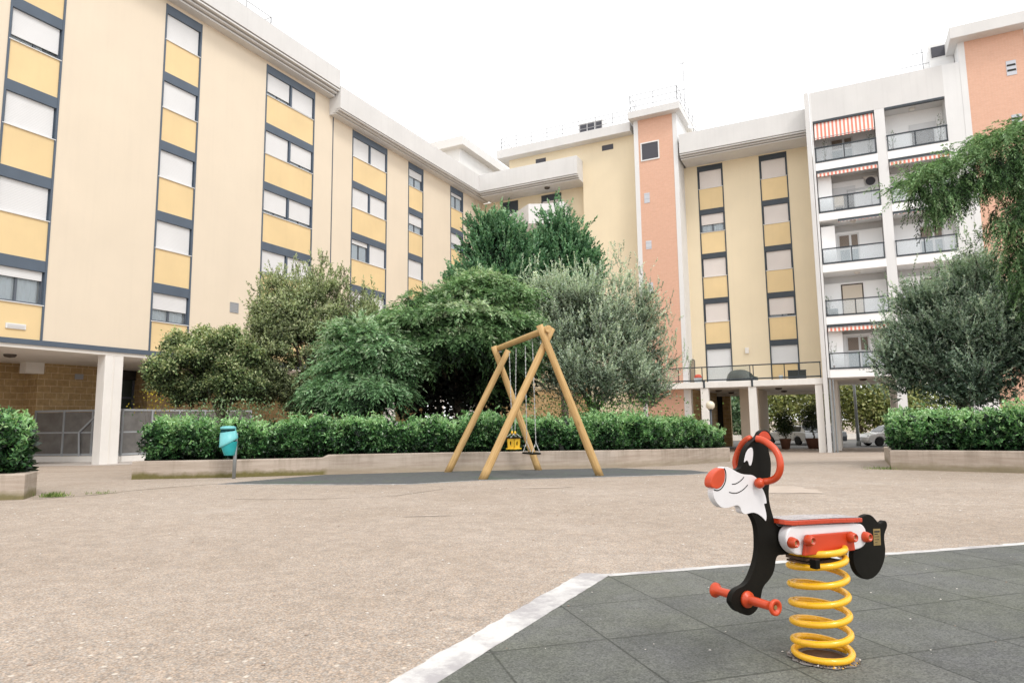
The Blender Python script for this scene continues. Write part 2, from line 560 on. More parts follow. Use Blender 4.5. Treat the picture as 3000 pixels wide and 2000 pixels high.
M['asphalt'] = mat('asphalt', (.16, .155, .15), .95, .2, 2, .4, 120)
M['soil'] = mat('dark_soil', (.05, .035, .022), 1, .4, 12, .8, 60, dist=.03)
M['wood'] = wood_mat('stained_pine', (.37, .215, .07), (.62, .42, .19))
M['chain'] = mat('galvanised_chain', (.60, .61, .61), .45, .1, metal=.2)
M['steel'] = mat('galvanised_steel', (.30, .32, .33), .45, .15, 6, metal=.5)
M['fence'] = mat('grey_fence_steel', (.33, .35, .37), .5, .12, 4)
M['mesh'] = mesh_panel_mat()
M['teal'] = mat('teal_plastic', (.02, .36, .38), .4, .12, 6)
M['teal_lt'] = mat('pale_teal_plastic', (.16, .50, .52), .4, .15, 6)
M['red'] = mat('red_orange_plastic', (.54, .055, .010), .38, .14, 9, .05, 300, coat=.1)
M['seatred'] = mat('red_seat_plastic', (.50, .05, .015), .3, .06, 9, .05, 300, coat=.35)
M['redflat'] = mat('red_sheet_plastic', (.52, .045, .008), .45, .08, 7, .06, 300)
M['black'] = mat('black_sheet_plastic', (.009, .008, .006), .5, .35, 8, .08, 260, spec=.10)
M['plastwhite'] = mat('white_sheet_plastic', (.72, .70, .71), .42, .06, 6, .06, 260, stain=((.50, .47, .44), .22))
M['yel'] = mat('yellow_spring_paint', (.86, .46, .012), .3, .08, 14, .04, 120, coat=.3, stain=((.60, .26, .01), .25))
M['toyyellow'] = mat('yellow_seat_plastic', (.85, .52, .03), .4, .08, 12)
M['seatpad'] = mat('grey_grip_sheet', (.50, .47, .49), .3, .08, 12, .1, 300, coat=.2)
M['brass'] = mat('brass', (.42, .30, .13), .4, .2, 60, metal=.7)
M['rust'] = mat('rusty_steel', (.10, .055, .03), .85, .5, 40, .6, 80)
M['terracotta'] = mat('brown_plastic_pot', (.14, .06, .035), .6, .15, 8)
M['bark'] = mat('bark', (.11, .085, .065), .95, .35, 9, .8, 40, dist=.02)
M['bark_grey'] = mat('grey_bark', (.20, .18, .155), .95, .3, 9, .6, 40, dist=.02)
M['carwhite'] = mat('white_car_paint', (.88, .88, .88), .3, .03, coat=.6)
M['carsilver'] = mat('silver_car_paint', (.66, .68, .70), .3, .04, coat=.6)
M['cardark'] = mat('dark_car_paint', (.03, .035, .045), .25, .05, coat=.6)
M['carglass'] = mat('car_glass', (.04, .05, .055), .08, .1)
M['tyre'] = mat('tyre', (.018, .018, .018), .8)
M['rim'] = mat('alloy', (.45, .46, .47), .35, metal=.7)
M['lamp_clear'] = mat('headlamp', (.7, .72, .74), .15)
M['tarp'] = mat('dark_green_cover', (.018, .035, .032), .55, .3, 8, .5, 14, dist=.04)
M['blackbox'] = mat('black_box', (.02, .025, .022), .5, .2)
M['basin'] = mat('pale_blue_basin', (.55, .63, .70), .4)
M['redcloth'] = mat('red_bag', (.60, .10, .06), .6)
M['mirror'] = mat('mirror_reflected_brown', (.26, .21, .14), .2, .2)  # plain brown stands in for what the mirror would reflect
M['beige'] = mat('beige_box', (.62, .53, .42), .6)
M['greybox'] = mat('grey_box', (.30, .36, .38), .6)
M['leaf'] = leaf_mat('matte_leaf', .55, .25, .35)
M['glossleaf'] = leaf_mat('glossy_leaf', .32, .25, .55)
M['needle'] = leaf_mat('needle', .6, .2, .3)

# ------------------------------------------------------------------ world, sun, camera
SUN_EL, SUN_AZ = math.radians(52), math.radians(150)       # high veiled sun, behind the camera and to its right
w = bpy.data.worlds.new('World'); scene.world = w; w.use_nodes = True
nt = w.node_tree
bg = nt.nodes['Background']
sky = nt.nodes.new('ShaderNodeTexSky'); sky.sky_type = 'NISHITA'; sky.sun_disc = False
sky.sun_elevation = SUN_EL; sky.sun_rotation = SUN_AZ; sky.dust_density = 4; sky.air_density = 1.0; sky.ozone_density = .5
hs = nt.nodes.new('ShaderNodeHueSaturation'); hs.inputs['Saturation'].default_value = .25
nt.links.new(sky.outputs[0], hs.inputs['Color'])
mx = nt.nodes.new('ShaderNodeMix'); mx.data_type = 'RGBA'; mx.inputs[0].default_value = .86
mx.inputs[7].default_value = (11.2, 11.25, 11.3, 1)           # closed layer of bright cloud
nt.links.new(hs.outputs[0], mx.inputs[6]); nt.links.new(mx.outputs[2], bg.inputs[0])
bg.inputs[1].default_value = .15
sun = bpy.data.lights.new('sun', 'SUN'); sun.energy = 1.6; sun.angle = math.radians(14); sun.color = (1, .955, .89)
so = bpy.data.objects.new('sun', sun); COL.objects.link(so)
sd = Vector((math.sin(SUN_AZ) * math.cos(SUN_EL), math.cos(SUN_AZ) * math.cos(SUN_EL), math.sin(SUN_EL)))
so.rotation_euler = sd.to_track_quat('Z', 'Y').to_euler()
cam = bpy.data.cameras.new('camera'); cam.lens = FPX / 3000 * 36; cam.sensor_width = 36; cam.sensor_fit = 'HORIZONTAL'
cam.clip_start = .05; cam.clip_end = 2000
co = bpy.data.objects.new('camera', cam); COL.objects.link(co)
co.matrix_world = Matrix(((*RM[0], 0), (*RM[1], 0), (*RM[2], EYE), (0, 0, 0, 1)))
scene.camera = co
scene.view_settings.view_transform = 'Standard'; scene.view_settings.look = 'None'
scene.view_settings.exposure = 0; scene.view_settings.gamma = 1
scene.cycles.max_bounces = 6; scene.cycles.transparent_max_bounces = 12
scene.cycles.use_denoising = True

# ------------------------------------------------------------------ ground and painted sheets
def add_attr(me, cols):
    a = me.color_attributes.new('Col', 'FLOAT_COLOR', 'POINT')
    c = np.ones((len(me.vertices), 4), np.float32); c[:, :3] = cols
    a.data.foreach_set('color', c.ravel())


xs = sorted(set([-400, -250, -150, -100, -70, -50, -40] + [round(x * .5, 2) for x in range(-70, 91)] + [50, 60, 80, 120, 180, 280, 400]))
yy = sorted(set([-60, -30, -15, -8] + [round(y * .5, 2) for y in range(-8, 121)] + [65, 75, 90, 120, 170, 250, 400, 500]))
b = MB()
nx, ny = len(xs), len(yy)
b.v = [(x, y, gz(x, y)) for y in yy for x in xs]
b.f = [[j * nx + i, j * nx + i + 1, (j + 1) * nx + i + 1, (j + 1) * nx + i] for j in range(ny - 1) for i in range(nx - 1)]
b.m = [0] * len(b.f)
b.build('ground', M['ground'], kind='structure', smooth=True)


def sheet(name, poly, off, m, kind='structure', jitter=0, thick=0):
    """flat polygon draped over the ground, cut at every half metre of depth so that it follows it exactly"""
    import bmesh
    if jitter:
        q = []
        for i in range(len(poly)):
            a, c = np.array(poly[i]), np.array(poly[(i + 1) % len(poly)])
            k = max(1, int(np.linalg.norm(c - a) / .05))
            dn = np.array([-(c - a)[1], (c - a)[0]]); dn = dn / (np.linalg.norm(dn) + 1e-9)
            for j in range(k):
                q.append(a + (c - a) * j / k + dn * random.uniform(-jitter, jitter))
        poly = q
    bm = bmesh.new()
    vs = [bm.verts.new((p[0], p[1], 0)) for p in poly]
    bm.faces.new(vs)
    ys_ = [p[1] for p in poly]
    y = math.floor(min(ys_) * 2) / 2
    while y < max(ys_):
        bmesh.ops.bisect_plane(bm, geom=bm.verts[:] + bm.edges[:] + bm.faces[:], plane_co=(0, y, 0), plane_no=(0, 1, 0))
        y += .5
    bmesh.ops.triangulate(bm, faces=bm.faces[:])
    for v in bm.verts: v.co.z = gz(v.co.x, v.co.y) + off
    bmesh.ops.recalc_face_normals(bm, faces=bm.faces[:])
    for f in bm.faces:
        if f.normal.z < 0: f.normal_flip()
    if thick:
        r = bmesh.ops.extrude_face_region(bm, geom=bm.faces[:])
        for v in r['geom']:
            if isinstance(v, bmesh.types.BMVert): v.co.z -= thick
    me = bpy.data.meshes.new(name); bm.to_mesh(me); bm.free()
    me.materials.append(m)
    o = link_mesh(name, me)
    return tag(o, kind=kind)


# black safety tiles in the foreground with their painted border
Mc = np.array((.47, 3.51)); dirL = np.array((-.33, -.65)); dirR = np.array((.958, .264))
dirL = np.array((-.23, 2.13)) - Mc; dirL /= np.linalg.norm(dirL)
dirR = np.array((3.15, 4.25)) - Mc; dirR /= np.linalg.norm(dirR)
sheet('rubber_paving', [Mc, Mc + dirL * 4.2, Mc + dirL * 4.2 + dirR * 9, Mc + dirR * 8], .008, M['rubber'], thick=.02)
nL = np.array((dirL[1], -dirL[0])); nL = nL if nL @ dirR < 0 else -nL
nR = np.array((-dirR[1], dirR[0])); nR = nR if nR @ dirL < 0 else -nR
sheet('painted_border_line', [Mc + dirL * -.03 + nL * .004, Mc + dirL * 4.2 + nL * .004, Mc + dirL * 4.2 + nL * .128, Mc + nL * .122 + nR * .05, Mc + nR * .075 + dirR * .02], .004, M['paint'], jitter=.006)
sheet('painted_border_line', [Mc + nR * .004 + dirR * .025, Mc + dirR * .02 + nR * .07, Mc + dirR * 8 + nR * .08, Mc + dirR * 8 + nR * .004], .004, M['paint'], jitter=.008)

# faded safety surface below the swing, pale edge, trowelled patches, joints in the paving
SM = [(-4.39, 10.17), (-2.45, 9.72), (-1.48, 9.66), (-.53, 10.27), (1.2, 10.62), (2.73, 10.97), (3.3, 11.33), (3.2, 12.2), (2.44, 12.86), (2.05, 13.5), (-1.11, 12.95), (-3.38, 12.2)]
sheet('swing_paving', SM, .006, M['oldrubber'], thick=.015)
edge = [(-4.42, 10.10), (-2.45, 9.63), (-1.45, 9.57), (-.50, 10.19), (1.22, 10.54), (2.75, 10.89), (3.36, 11.28)]
sheet('swing_paving_edge_line', edge + [(x, y + .075) for x, y in edge[::-1]], .004, M['paint'], jitter=.008)
M['patch'] = mat('trowelled_patch', (.47, .39, .325), .9, .12, 2.5, .2, 50)
M['joint'] = mat('dirty_joint', (.10, .085, .06), 1, .4, 8)


def patch(px, py, rx, ry, ang=0):
    c = onG(px, py)
    pts = []
    for k in range(26):
        a = 2 * math.pi * k / 26
        r = 1 + random.uniform(-.25, .25)
        x, y = math.cos(a) * rx * r, math.sin(a) * ry * r
        pts.append((c[0] + x * math.cos(ang) - y * math.sin(ang), c[1] + x * math.sin(ang) + y * math.cos(ang)))
    sheet('screed_patch', pts, .004, M['patch'])


patch(2260, 1434, .55, .55)
patch(1590, 1428, .35, .07, .1)
patch(1250, 1511, .22, .03, .1)


def joint(px, wd, jit=.02):
    P = [onG(*p)[:2] for p in px]
    L, R_ = [], []
    for i in range(len(P)):
        a, c = P[max(i - 1, 0)], P[min(i + 1, len(P) - 1)]
        d = (c - a) / np.linalg.norm(c - a); n_ = np.array((-d[1], d[0]))
        j = random.uniform(.5, 1.3) * wd
        L.append(P[i] + n_ * j); R_.append(P[i] - n_ * j)
    sheet('paving_joint', L + R_[::-1], .003, M['joint'], jitter=wd * .35)


joint([(97, 1463), (190, 1456), (277, 1449.6), (350, 1441), (420, 1434), (530, 1425), (650, 1416)], .013)
joint([(690, 1462), (800, 1463), (940, 1461), (1060, 1457), (1160, 1452), (1300, 1432)], .006)

# level pavement in front of the left house, road beyond the archway
b = MB(Pb)
b.box(12.2, 44, -40, -24.05, -1.55, -1.385)
b.build('pavement', M['pave'], kind='structure')
sheet('road', [(-5, 49.2), (60, 38), (80, 45), (80, 62), (-5, 62)], .004, M['asphalt'])
b = MB(); b.box(-8, 70, 63, 63.35, EYE - 2.2, EYE - 1.55)
tag(b.build('low_wall', M['pillar']), 'long low pale wall along the far side of the road beyond the archway', 'wall')


# ------------------------------------------------------------------ planters and hedges
def planter(name, label, front, back, height, moss, cap=.16, step=None):
    """concrete upstand along a line of ground points, filled with soil"""
    v, f, cols = [], [], []
    n = len(front)
    # subdivide so that it follows the ground
    def fine(L):
        out = []
        for i in range(len(L) - 1):
            a, c = np.array(L[i]), np.array(L[i + 1]); k = max(1, int(np.linalg.norm(c - a) / .1))
            out += [a + (c - a) * j / k for j in range(k)]
        return out + [np.array(L[-1])]
    F = fine(front)
    D = []
    for i in range(len(F)):
        d = F[min(i + 1, len(F) - 1)] - F[max(i - 1, 0)]
        d /= np.linalg.norm(d); D.append(np.array((-d[1], d[0])))
    tops = np.array([gz(*p) + height for p in F])
    tops = np.convolve(np.pad(tops, 12, mode='edge'), np.ones(25) / 25, 'valid')
    if step is not None: tops = np.array([z - (.05 if p[0] < step else 0) for z, p in zip(tops, F)])
    for i, p in enumerate(F):
        zg = gz(*p)
        for q, z, h in ((p, zg - .2, 0), (p, zg, 0.0), (p, zg + (tops[i] - zg) * .35, .35), (p, tops[i] - .012, 1), (p + D[i] * .012, tops[i], 1), (p + D[i] * cap, tops[i], 1), (p + D[i] * cap, zg - .2, 1)):
            j = random.uniform(-.006, .006) if 0 < h < 1 else 0
            v.append((q[0], q[1], z + j)); mo = moss[0] + (moss[1] - moss[0]) * i / (len(F) - 1)
            if step is not None: mo = moss[0] if p[0] < step else moss[1]
            cols.append((h, mo, 0))
    for i in range(len(F) - 1):
        for k in range(6):
            f.append([i * 7 + k, (i + 1) * 7 + k, (i + 1) * 7 + k + 1, i * 7 + k + 1])
    f += [[k for k in range(7)], [(len(F) - 1) * 7 + k for k in range(7)][::-1]]
    root = thing(name, label, 'planter', (F[0][0], F[0][1], gz(*F[0])))
    mb = MB(); mb.v, mb.f, mb.m = v, f, [0] * len(f)
    o = mb.build('upstand', M['planter'], root)
    add_attr(o.data, cols)
    s = [tuple(p + D[i] * (cap - .01)) + (tops[i] - .06,) for i, p in enumerate(F)]
    bk = fine(back)
    kk = [bk[int(i * (len(bk) - 1) / (len(s) - 1))] for i in range(len(s))]
    mb = MB(); L = len(s)
    mb.v = s + [(p[0], p[1], tops[i] - .06) for i, p in enumerate(kk)]
    mb.f = [[i, i + 1, L + i + 1, L + i] for i in range(L - 1)]; mb.m = [0] * (L - 1)
    mb.build('soil', M['soil'], root)
    return root


FRONT = [(-6.51, 11.54), (-4.87, 11.75), (-3.38, 12.35), (-1.11, 13.10), (.9, 13.45), (2.05, 13.62), (3.1, 14.3), (4.4, 16.0), (5.75, 17.94)]
BACK = [(-6.9, 14.8), (-4.9, 15.4), (-3.4, 16.2), (-1.3, 17.2), (.6, 18), (1.4, 18.6), (2.2, 19.1), (3.4, 20), (4.8, 20.4)]
planter('planter', 'long low stained concrete planter below the middle hedge, behind the swing', FRONT, BACK, .355, (1.0, .30), step=-3.38)
b = MB()
b = None
planter('planter', 'mossy concrete planter end at the left edge of the picture', [(-9.5, 7.2), (-5.80, 8.04), (-6.05, 8.6)], [(-9.5, 9.5), (-7.5, 9.4), (-6.3, 9.0)], .30, (.75, .9))
planter('planter', 'concrete planter with an orange stain below the hedge on the right', [(9.6, 17.5), (6.5, 11.66), (7.75, 10.28), (9.6, 8.6)][::1], [(12, 17), (10, 14.0), (10.2, 13.4), (11.5, 12)], .33, (.5, .6))


# ------------------------------------------------------------------ foliage
def unit(v): return v / (np.linalg.norm(v, axis=-1, keepdims=True) + 1e-9)


def rnd_dir(n):
    return unit(RNG.normal(size=(n, 3)))


def leaves_obj(name, C, A, S, L, Wd, cols, m, parent=None, fold=.0, kind=None, grad=None):
    """one mesh of rhombic leaves: base C, axis A, side S, length L, width Wd"""
    n = len(C)
    L = np.broadcast_to(np.asarray(L, float), (n,))[:, None]; Wd = np.broadcast_to(np.asarray(Wd, float), (n,))[:, None]
    nr = unit(np.cross(A, S))
    mid = C + A * L * .45
    V = np.empty((n, 4, 3))
    V[:, 0] = C; V[:, 1] = mid + S * Wd * .5 + nr * Wd * fold; V[:, 2] = C + A * L; V[:, 3] = mid - S * Wd * .5 + nr * Wd * fold
    off = OFF[parent.name] if parent is not None else np.zeros(3)
    me = bpy.data.meshes.new(name)
    me.vertices.add(4 * n); me.vertices.foreach_set('co', (V - off).astype(np.float32).ravel())
    me.loops.add(4 * n); me.loops.foreach_set('vertex_index', np.arange(4 * n, dtype=np.int32))
    me.polygons.add(n); me.polygons.foreach_set('loop_start', np.arange(0, 4 * n, 4, dtype=np.int32))
    me.polygons.foreach_set('loop_total', np.full(n, 4, np.int32))
    me.materials.append(m)
    me.update(calc_edges=True)
    cc = np.repeat(np.clip(cols, 0, 1), 4, axis=0)
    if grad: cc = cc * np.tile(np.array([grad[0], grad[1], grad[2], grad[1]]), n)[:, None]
    add_attr(me, np.clip(cc, 0, 1))
    o = link_mesh(name, me, parent)
    if kind: o['kind'] = kind
    return o


def palette(n, stops, t):
    """interpolate between colours with t in 0..1, with a little per-leaf noise"""
    st = np.array(stops, float)
    t = np.clip(t, 0, 1) * (len(st) - 1)
    i = np.minimum(t.astype(int), len(st) - 2); f = (t - i)[:, None]
    c = st[i] * (1 - f) + st[i + 1] * f
    return c * RNG.uniform(.75, 1.25, (n, 1)) * RNG.uniform(.93, 1.07, (n, 3))


def lobes_from_px(L):
    out = []
    for px, py, dep, rx, rz, *ry in L:
        P = onY(px, py, dep); s = dep / FPX
        out.append((P, np.array([rx * s, (ry[0] if ry else rx * s * .85), rz * s])))
    return out


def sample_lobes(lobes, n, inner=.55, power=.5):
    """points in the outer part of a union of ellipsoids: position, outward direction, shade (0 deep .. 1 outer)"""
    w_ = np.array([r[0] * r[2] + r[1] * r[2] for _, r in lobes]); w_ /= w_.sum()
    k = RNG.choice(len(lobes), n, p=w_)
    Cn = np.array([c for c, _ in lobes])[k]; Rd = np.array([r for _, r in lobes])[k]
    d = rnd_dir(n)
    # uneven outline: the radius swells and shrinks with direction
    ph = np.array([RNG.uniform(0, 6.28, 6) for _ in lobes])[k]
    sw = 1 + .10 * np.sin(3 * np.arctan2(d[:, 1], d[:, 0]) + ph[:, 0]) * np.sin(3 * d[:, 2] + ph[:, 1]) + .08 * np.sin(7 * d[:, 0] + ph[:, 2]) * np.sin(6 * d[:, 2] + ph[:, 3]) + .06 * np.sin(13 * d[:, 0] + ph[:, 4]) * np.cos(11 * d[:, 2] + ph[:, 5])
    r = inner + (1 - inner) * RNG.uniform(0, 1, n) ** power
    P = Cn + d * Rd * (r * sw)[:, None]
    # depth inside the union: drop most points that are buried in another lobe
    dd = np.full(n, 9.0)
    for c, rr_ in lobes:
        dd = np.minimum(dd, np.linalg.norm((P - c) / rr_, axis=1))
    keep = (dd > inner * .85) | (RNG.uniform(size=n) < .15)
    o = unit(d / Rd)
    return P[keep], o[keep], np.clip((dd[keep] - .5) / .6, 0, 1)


def clumps(lobes, n, r, squash=.75, jit=.1):
    """small leaf masses spread over the outside of the large ones, so that the crown has hollows and bright shoulders"""
    w_ = np.array([q[0] * q[2] for _, q in lobes]); w_ /= w_.sum()
    out = []
    for i in RNG.choice(len(lobes), n, p=w_):
        c, q = lobes[i]
        d = unit(RNG.normal(size=3)); s = RNG.uniform(.55, 1.0)
        k = r * RNG.uniform(.55, 1.35)
        out.append((c + d * np.maximum(q - k * .5, .02) * s, np.array([k, k, k * squash])))
    return out


def side_of(A, up=None):
    q = rnd_dir(len(A)) if up is None else up
    return unit(np.cross(A, q))


def sample_sub(lobes, nc, r, n, squash=.8):
    cl = clumps(lobes, nc, r, squash)
    k = RNG.integers(0, nc, n)
    Cn = np.array([c for c, _ in cl])[k]; Rd = np.array([q for _, q in cl])[k]
    d = rnd_dir(n); rad = RNG.uniform(.15, 1, n) ** .6
    P = Cn + d * Rd * rad[:, None]
    tone = RNG.normal(0, .12, nc)[k]
    sh = np.clip(.42 + .42 * d[:, 2] * rad - .16 * d[:, 1] * rad + tone, 0, 1)  # shading in the leaf colour: clump tops and fronts lighter, undersides darker
    # direction: away from the crown's middle and away from the clump's middle
    cen = np.mean([c for c, _ in lobes], axis=0)
    zr = max(q[2] + abs(c[2] - cen[2]) for c, q in lobes)
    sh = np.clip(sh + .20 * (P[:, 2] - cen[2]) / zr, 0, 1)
    return P, unit(unit(P - cen) * .6 + d * .8), sh


def broadleaf(name, root, lobes, n, ll, lw, stops, m, per=7, inner=.5, up=.25, clump=.09, light=.5, part='crown', sub=None):
    if sub:
        P, O, sh = sample_sub(lobes, sub[0], sub[1], n)
    else:
        P, O, sh = sample_lobes(lobes, n, inner)
    k = len(P)
    tw = unit(O + rnd_dir(k) * .7 + np.array([0, 0, up]))
    C = np.repeat(P, per, 0) + RNG.normal(size=(k * per, 3)) * clump
    T = np.repeat(tw, per, 0)
    A = unit(T * .7 + rnd_dir(k * per))
    S = side_of(A)
    kk = k * per
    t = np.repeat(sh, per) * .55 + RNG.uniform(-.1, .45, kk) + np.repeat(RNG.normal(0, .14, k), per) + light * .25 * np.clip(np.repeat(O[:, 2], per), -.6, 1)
    return leaves_obj(part, C, A, S, ll * RNG.uniform(.6, 1.3, kk), lw * RNG.uniform(.7, 1.2, kk), palette(kk, stops, t), m, root, .12)


def sprays(part, root, P, D, length, K, ll, lw, stops, m, droop=0.0, spread=.5, flat=False, shade=None, tip=.35, seg_bias=.8):
    """needle or leaf sprays: P origins, D directions; each carries K small blades along a bent twig"""
    n = len(P)
    Ls = length * RNG.uniform(.55, 1.25, n)
    t = RNG.uniform(0.02, 1, (n, K)) ** seg_bias
    pos = P[:, None] + D[:, None] * (Ls[:, None] * t)[..., None]
    pos[..., 2] -= droop * (Ls[:, None] * t) ** 2 / np.maximum(Ls[:, None], .05)
    if flat:
        sd_ = unit(np.cross(D, np.array([0, 0, 1.0]) + RNG.normal(0, .25, (n, 3))))
        sgn = RNG.choice([-1, 1], (n, K))[..., None]
        A = D[:, None] * RNG.uniform(.3, .9, (n, K, 1)) + sd_[:, None] * sgn * spread * 1.3 * (1.15 - t[..., None]) + RNG.normal(0, .16, (n, K, 3))
        A[..., 2] -= droop * .8 * t
    else:
        A = D[:, None] + RNG.normal(0, spread, (n, K, 3))
        A[..., 2] -= droop * t
    A = unit(A).reshape(-1, 3); C = pos.reshape(-1, 3)
    kk = n * K
    sh = np.repeat(shade if shade is not None else np.full(n, .5), K)
    tt = sh * .6 + tip * t.ravel() + RNG.uniform(-.15, .25, kk) + np.repeat(RNG.normal(0, .12, n), K)
    sz = ll * RNG.uniform(.6, 1.25, kk) * (1.15 - .45 * t.ravel())
    return leaves_obj(part, C, A, side_of(A), sz, lw * RNG.uniform(.7, 1.2, kk), palette(kk, stops, tt), m, root, .05)


def twig_tubes(name, root, P, D, length, r0, m, droop=0.0, wob=.12):
    mb = MB()
    for i in range(len(P)):
        p = np.array(P[i]); d = np.array(D[i]); pts = [p]
        for k in range(4):
            d = unit(d + RNG.normal(0, wob, 3) + np.array([0, 0, -droop]))
            p = p + d * length[i] / 4; pts.append(p)
        mb.tube(pts, [r0[i] * (1 - .2 * k) for k in range(5)], 5, False)
    return mb.build(name, m, root, smooth=True, kind='stuff')


def trunk(root, base, top, r0, r1, m, limbs=(), wob=.06, name='trunk'):
    mb = MB()
    base, top = np.array(base, float), np.array(top, float)
    base = base - np.array([0, 0, .05])
    k = 7
    pts = [base + (top - base) * i / k + (RNG.normal(0, wob, 3) * (0 < i < k)) for i in range(k + 1)]
    rad = [r0 * (1.35 if i == 0 else 1) + (r1 - r0) * i / k for i in range(k + 1)]
    mb.tube(pts, rad, 9)
    for (f, e, r) in limbs:
        s = base + (top - base) * f; e = np.array(e, float)
        mid = (s + e) / 2 + np.array([0, 0, .12 * np.linalg.norm(e - s)]) + RNG.normal(0, wob, 3)
        q = [s, s * .55 + mid * .45, mid, mid * .45 + e * .55, e]
        mb.tube(q, [r, r * .8, r * .62, r * .45, r * .22], 7)
    return mb.build(name, m, root, smooth=True)


# clipped hedges (dense glossy rosettes with darker leaves behind)
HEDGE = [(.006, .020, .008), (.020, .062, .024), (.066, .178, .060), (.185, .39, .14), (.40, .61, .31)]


def hedge(label, front, back, top, bot, n, group=None, bush=.07, roots=None):
    """front and back are matching lines on the ground; top / bot give heights above the ground along them"""
    f = np.array(front, float); bk = np.array(back, float)
    root = thing('hedge', label, 'hedge', (f[0][0], f[0][1], gz(*f[0])))
    seg = np.linalg.norm(np.diff(f, axis=0), axis=1); cum = np.concatenate([[0], np.cumsum(seg)])
    def along(u, X):
        s = u * cum[-1]; i = np.clip(np.searchsorted(cum, s) - 1, 0, len(seg) - 1)
        t = ((s - cum[i]) / seg[i])[:, None]
        return X[i] * (1 - t) + X[i + 1] * t
    def gzv(P): return np.array([gz(x, y) for x, y in P])
    tp = np.array(top, float); bt = np.array(bot, float)
    def hgt(u, T): return np.interp(u, np.linspace(0, 1, len(T)), T)
    parts = []
    for kind, share in (('front', .52), ('top', .36), ('ends', .12)):
        k = int(n * share); u = RNG.uniform(0, 1, k)
        if kind == 'ends': u = np.where(RNG.uniform(size=k) < .5, RNG.uniform(0, .02, k), RNG.uniform(.98, 1, k))
        v = RNG.uniform(0, 1, k); q = RNG.uniform(0, 1, k)
        if kind == 'front': q = np.abs(RNG.normal(0, .06, k))
        if kind == 'top': v = 1 - np.abs(RNG.normal(0, .05, k))
        xy = along(u, f) * (1 - q[:, None]) + along(u, bk) * q[:, None]
        gy = gzv(along(u, f))
        zt = hgt(u, tp); zb = hgt(u, bt)
        wave = .05 * np.sin(u * cum[-1] * 2.1 + 1) + .05 * np.sin(u * cum[-1] * 5.3) + .035 * np.sin(u * cum[-1] * 11)
        z = gy + zb + (zt + wave - zb) * v
        fd = unit(along(u, f) - along(u, bk))
        bulge = (.07 * np.sin(u * cum[-1] * 3.1) + .05 * np.sin(u * cum[-1] * 7.7 + v * 4)) - .10 * (v < .18) * 1.0
        xy = xy + fd * (bulge * (q < .25))[:, None] + RNG.normal(0, bush * .4, (k, 2))
        P = np.column_stack([xy, z + RNG.normal(0, bush * .35, k) + (np.abs(RNG.normal(0, bush * 1.1, k)) if kind == 'top' else 0)])
        Od = np.column_stack([fd * (1.0 if kind == 'front' else .3), np.full(k, .45 if kind == 'front' else 1.0)])
        if kind == 'ends':
            e = unit(np.where((u < .5)[:, None], f[0] - f[1], f[-1] - f[-2])); Od = np.column_stack([e, np.full(k, .4)])
        parts.append((P, unit(Od + rnd_dir(k) * .45), .50 * v + (.28 if kind == 'top' else .0) + .22 * np.sin(u * cum[-1] * 2.6 + v * 3) * np.sin(u * cum[-1] * 6.1 + 1 - v * 5)))  # shading put into the leaf colour: darker low down, paler on top
    P = np.concatenate([p[0] for p in parts]); O = np.concatenate([p[1] for p in parts]); sh = np.concatenate([p[2] for p in parts])
    k = len(P); per = 7
    C = np.repeat(P, per, 0) + RNG.normal(0, .012, (k * per, 3)); O2 = np.repeat(O, per, 0)
    A = unit(O2 * .75 + rnd_dir(k * per)); S = side_of(A)
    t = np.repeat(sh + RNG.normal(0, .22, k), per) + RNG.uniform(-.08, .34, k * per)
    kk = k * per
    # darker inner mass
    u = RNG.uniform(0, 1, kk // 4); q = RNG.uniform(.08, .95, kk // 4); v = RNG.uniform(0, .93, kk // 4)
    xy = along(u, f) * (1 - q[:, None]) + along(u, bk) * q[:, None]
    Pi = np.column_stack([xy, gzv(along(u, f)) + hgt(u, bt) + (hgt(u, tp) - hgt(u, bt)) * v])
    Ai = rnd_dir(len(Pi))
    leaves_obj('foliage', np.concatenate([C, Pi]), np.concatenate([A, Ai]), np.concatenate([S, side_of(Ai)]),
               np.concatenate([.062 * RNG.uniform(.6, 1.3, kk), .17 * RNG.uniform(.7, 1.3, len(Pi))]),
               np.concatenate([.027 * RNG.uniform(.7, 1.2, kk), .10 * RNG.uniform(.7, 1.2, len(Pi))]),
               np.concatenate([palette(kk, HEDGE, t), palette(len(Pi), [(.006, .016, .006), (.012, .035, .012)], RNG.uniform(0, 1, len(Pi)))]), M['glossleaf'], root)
    return root


hf = [(-6.45, 11.72), (-4.87, 11.92), (-3.38, 12.52), (-1.11, 13.28), (.9, 13.62), (2.0, 13.8), (3.0, 14.45), (4.35, 16.15), (5.6, 17.98)]
hb = [(-6.6, 13.2), (-5.2, 13.5), (-3.8, 14.1), (-1.4, 14.9), (.6, 15.3), (1.6, 15.4), (2.3, 15.8), (3.5, 17.1), (4.6, 18.7)]
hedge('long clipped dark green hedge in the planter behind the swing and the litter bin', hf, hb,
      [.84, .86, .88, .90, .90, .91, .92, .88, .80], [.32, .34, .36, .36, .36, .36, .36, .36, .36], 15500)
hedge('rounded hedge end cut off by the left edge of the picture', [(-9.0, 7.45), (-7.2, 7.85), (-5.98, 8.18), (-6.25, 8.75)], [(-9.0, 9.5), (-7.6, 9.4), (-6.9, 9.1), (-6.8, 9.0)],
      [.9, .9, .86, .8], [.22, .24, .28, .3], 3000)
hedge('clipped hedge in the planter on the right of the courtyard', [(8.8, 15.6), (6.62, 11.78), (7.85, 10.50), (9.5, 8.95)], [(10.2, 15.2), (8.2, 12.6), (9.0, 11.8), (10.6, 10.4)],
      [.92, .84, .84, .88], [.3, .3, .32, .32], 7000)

# ------------------------------------------------------------------ trees
def ground_at_px(px, y, dx=0):
    x = onY(px, 1240, y)[0] + dx
    return np.array([x, y, gz(x, y)])


